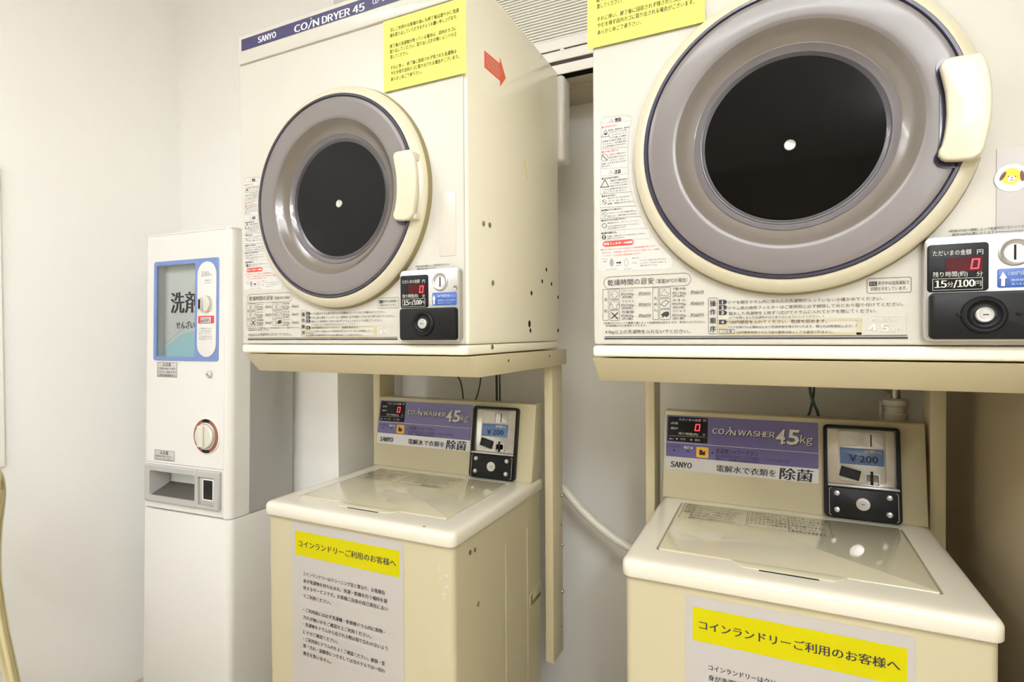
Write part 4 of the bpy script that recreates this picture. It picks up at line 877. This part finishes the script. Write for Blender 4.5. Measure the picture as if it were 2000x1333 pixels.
for s in (-1, 1): kr.prism([(kc[0]-.014, kc[1]+s*.0425), (kc[0]+.014, kc[1]+s*.0425), (kc[0]+.016, kc[1]+s*.0500), (kc[0], kc[1]+s*.0528), (kc[0]-.016, kc[1]+s*.0500)], fy(-.0042), fy(-.0052), 'black')
kr.build('knob_ring', v)
mb = MB().lathe([(.0425, .0040), (.0422, .0065), (.0385, .0080), (.0370, .0060)], ak, 'chrome', 48).lathe([(.0372, .0050), (.0370, .0130), (.0345, .0160), (.0002, .0165)], ak, 'knob', 48, False, True)
mb.prism([(-.020, -.033), (.006, -.033), (.006, .033), (-.020, .033)], lambda a, b: (kc[0]+a, -.015, kc[1]+b), lambda a, b: (kc[0]+a, -.0225, kc[1]+b), 'knob', .004, 3); mb.build('knob', v)
# outlet
fr = MB()
ring(fr, (.0050, .2480, .7385, .8585), (.0340, .2405, .7600, .8400), .006, .006, 'vgrey', .002, -.0120, .06, .004)
ring(fr, (.2470, .3425, .7385, .8585), (.2540, .3240, .7520, .8385), .006, .004, 'vgrey', .002, -.0120, -.006, .004)
ou = fr.build('outlet_frame', v)
mb = MB(); mb.loft([rr(.0335, .2410, .7595, .8405, .006, fy(.062)), rr(.0335, .2410, .7595, .8405, .006, fy(.070))], 'poster', True, True)
mb.prism([(-.006, .7602), (.0615, .7602), (.0615, .7880)], fx(.0345), fx(.2400), 'trayfloor'); mb.build('outlet_tray', ou)
mb = plate(MB(), .2540, .3240, .7520, .8385, .004, -.002, -.0062, 'vgrey', .001); mb.build('return_plate', ou)
ring(MB(), (.2690, .3175, .7660, .8335), (.2737, .3139, .7703, .8294), .003, .002, 'vend', -.006, -.0085, -.005, .001).build('return_frame', ou)
MB().box(.2735, .3141, -.0072, -.0064, .7700, .8296, 'black').build('return_flap', ou)

# ================================================================== air conditioner over the gap
a = thing('air_conditioner', 'white wall air conditioner with louvred grille seen between the two dryers', 'air conditioner', (-.70, 1.80, 2.05))
X0, X1 = -.44, .46
MB().box(X0, X1, -.218, -.002, .0320, .3800, 'ac', .004).build('body', a)
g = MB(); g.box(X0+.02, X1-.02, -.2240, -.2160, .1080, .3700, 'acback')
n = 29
for k in range(n):
    z = .1090+k*.00885; g.box(X0+.012, X1-.012, -.2385, -.2230, z, z+.0048, 'ac', .0006, 1)
g.box(X0, X0+.014, -.24, -.216, .104, .376, 'ac', .002); g.box(X1-.014, X1, -.24, -.216, .104, .376, 'ac', .002)
g.build('intake_grille', a)
b_ = MB(); b_.box(X0, X1, -.2405, -.216, .0765, .1075, 'ac', .002); b_.build('front_bar', a)
b_ = MB(); b_.box(X0, X1, -.2375, -.2160, .0440, .0735, 'ac', .001)
for k in range(6): b_.box(X0+.10+k*.155, X0+.112+k*.155, -.2390, -.216, .0700, .0780, 'ac')
b_.build('outlet_bar', a)
MB().box(X0+.01, X1-.01, -.2380, -.2170, .0732, .0768, 'slot').build('upper_slot_shade', a)
MB().box(X0+.01, X1-.01, -.2340, -.2170, .0312, .0438, 'slot').build('outlet_slot_shade', a)
MB().box(X0, X1, -.2395, -.2340, .0020, .0310, 'ac', .001).build('louver', a)
mb = MB(); mb.box(X0+.01, X1-.01, -.2335, -.1990, .0290, .0330, 'hole').box(X0+.01, X1-.01, -.2020, -.1992, .0040, .0300, 'hole'); mb.build('outlet_cavity', a)
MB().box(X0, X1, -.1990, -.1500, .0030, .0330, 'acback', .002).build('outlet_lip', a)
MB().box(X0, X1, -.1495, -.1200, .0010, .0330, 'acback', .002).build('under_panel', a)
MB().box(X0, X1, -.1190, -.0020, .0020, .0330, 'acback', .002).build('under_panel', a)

# ================================================================== hose, cables, tap behind the washers
tag(MB().tube([(-.66, 1.66, .83), (-.5869, 1.64, .776), (-.54, 1.64, .731), (-.4895, 1.64, .691), (-.44, 1.64, .660), (-.3889, 1.64, .635), (-.25, 1.66, .57)], .0135, 'hose', 14).build('water_hose'), 'white water hose running along the wall between the two washers', 'hose')
def cab(name, label, pts, r, m, g=None): tag(MB().tube(pts, r, m, 8).build(name), label, 'cable', g)
cab('power_cable', 'leftmost thin dark cable above the farther washer, curling over', [(-.985, 1.57, 1.175), (-.965, 1.57, 1.150), (-.938, 1.57, 1.135), (-.926, 1.57, 1.10), (-.921, 1.57, 1.05), (-.921, 1.58, .95)], .0024, 'cable')
cab('power_cable', 'dark cable behind the farther washer, leaning to the left, in front of the straight pair', [(-.856, 1.57, 1.18), (-.857, 1.57, 1.13), (-.866, 1.57, 1.09), (-.878, 1.57, 1.05), (-.884, 1.58, .95)], .0024, 'cable')
cab('power_cable', 'thicker of the two straight cables behind the farther washer', [(-.814, 1.60, 1.18), (-.814, 1.60, 1.10), (-.813, 1.60, .95)], .0040, 'cable')
cab('power_cable', 'thinner of the two straight cables behind the farther washer, the right one', [(-.803, 1.60, 1.18), (-.8025, 1.60, 1.10), (-.802, 1.60, .95)], .0028, 'cable')
cab('earth_cable', 'green and black cable behind the nearest washer panel, slanting right', [(.080, 1.57, 1.18), (.082, 1.57, 1.13), (.090, 1.57, 1.10), (.101, 1.57, 1.06), (.103, 1.58, .95)], .0034, 'green')
cab('power_cable', 'thin black cable crossing the green one behind the nearest washer panel', [(.092, 1.578, 1.18), (.0895, 1.578, 1.12), (.083, 1.578, 1.085), (.076, 1.578, 1.05), (.075, 1.585, .95)], .0028, 'cable')
tp = thing('water_tap', 'grey water tap and hose joint behind the nearest washer panel', 'tap', (.268, 1.62, 1.09))
V3 = lambda a, b, h: (a, b, h)
MB().lathe([(.024, -.030), (.026, -.026), (.026, -.012), (.022, -.008), (.022, .006), (.027, .010), (.027, .022), (.018, .026)], V3, 'hose', 28, True, True).build('joint', tp)
MB().lathe([(.010, .024), (.010, .055), (.016, .060), (.016, .075), (.004, .080)], V3, 'steel', 20, True, True).build('spout', tp)
MB().box(-.034, -.029, -.006, .006, -.034, .018, 'hose', .001).box(-.034, -.02, -.004, .004, .010, .016, 'hose').build('clip', tp)
MB().lathe([(.012, -.50), (.012, -.028)], V3, 'hose', 16, True, True).build('inlet_hose', tp)
mb = MB().tube([(0, 0, .040), (0, .10, .042), (0, .178, .042)], .010, 'steel', 12); mb.build('supply_pipe', tp)

# ================================================================== left edge: wall board and gilt chair
wb = thing('notice_board', 'pale board on the left wall at the left edge of the photo', 'board', (LX, .862, .885))
MB().box(.001, .014, -1.1, 0, 0, .918, 'ac', .003).build('panel', wb)
c = thing('gilt_chair', 'gilt metal framed chair cut off by the lower left corner of the photo', 'chair', (-1.582, .40, 0))
def up(sx):
    return [(sx*.225, .165, .53), (sx*.206, .158, .62), (sx*.188, .153, .70), (sx*.174, .150, .78), (sx*.170, .150, .84), (sx*.178, .150, .90), (sx*.190, .150, .95), (sx*.192, .150, .985), (sx*.175, .150, 1.01)]
bk = MB().tube(up(1)+[(.10, .150, 1.028), (0, .150, 1.034), (-.10, .150, 1.028)]+up(-1)[::-1], .0125, 'brass', 12); bk.build('back_frame', c)
MB().box(-.13, .13, .138, .160, .72, .95, 'seat', .010).build('backrest', c)
MB().loft([rr(-.215, .215, -.25, .17, .05, fz(z)) if z else None for z in (.46, .50)], 'seat', True, True).build('seat', c)
for sx in (-1, 1):
    MB().tube([(sx*.225, .165, .53), (sx*.226, .168, .40), (sx*.226, .20, .20), (sx*.226, .235, .0)], .0125, 'brass', 12).build('leg', c)
    MB().tube([(sx*.195, -.22, .47), (sx*.20, -.235, .25), (sx*.205, -.25, .0)], .0125, 'brass', 12).build('leg', c)
    MB().tube([(sx*.224, .168, .46), (sx*.21, 0, .462), (sx*.195, -.22, .46)], .010, 'brass', 10).build('seat_rail', c)
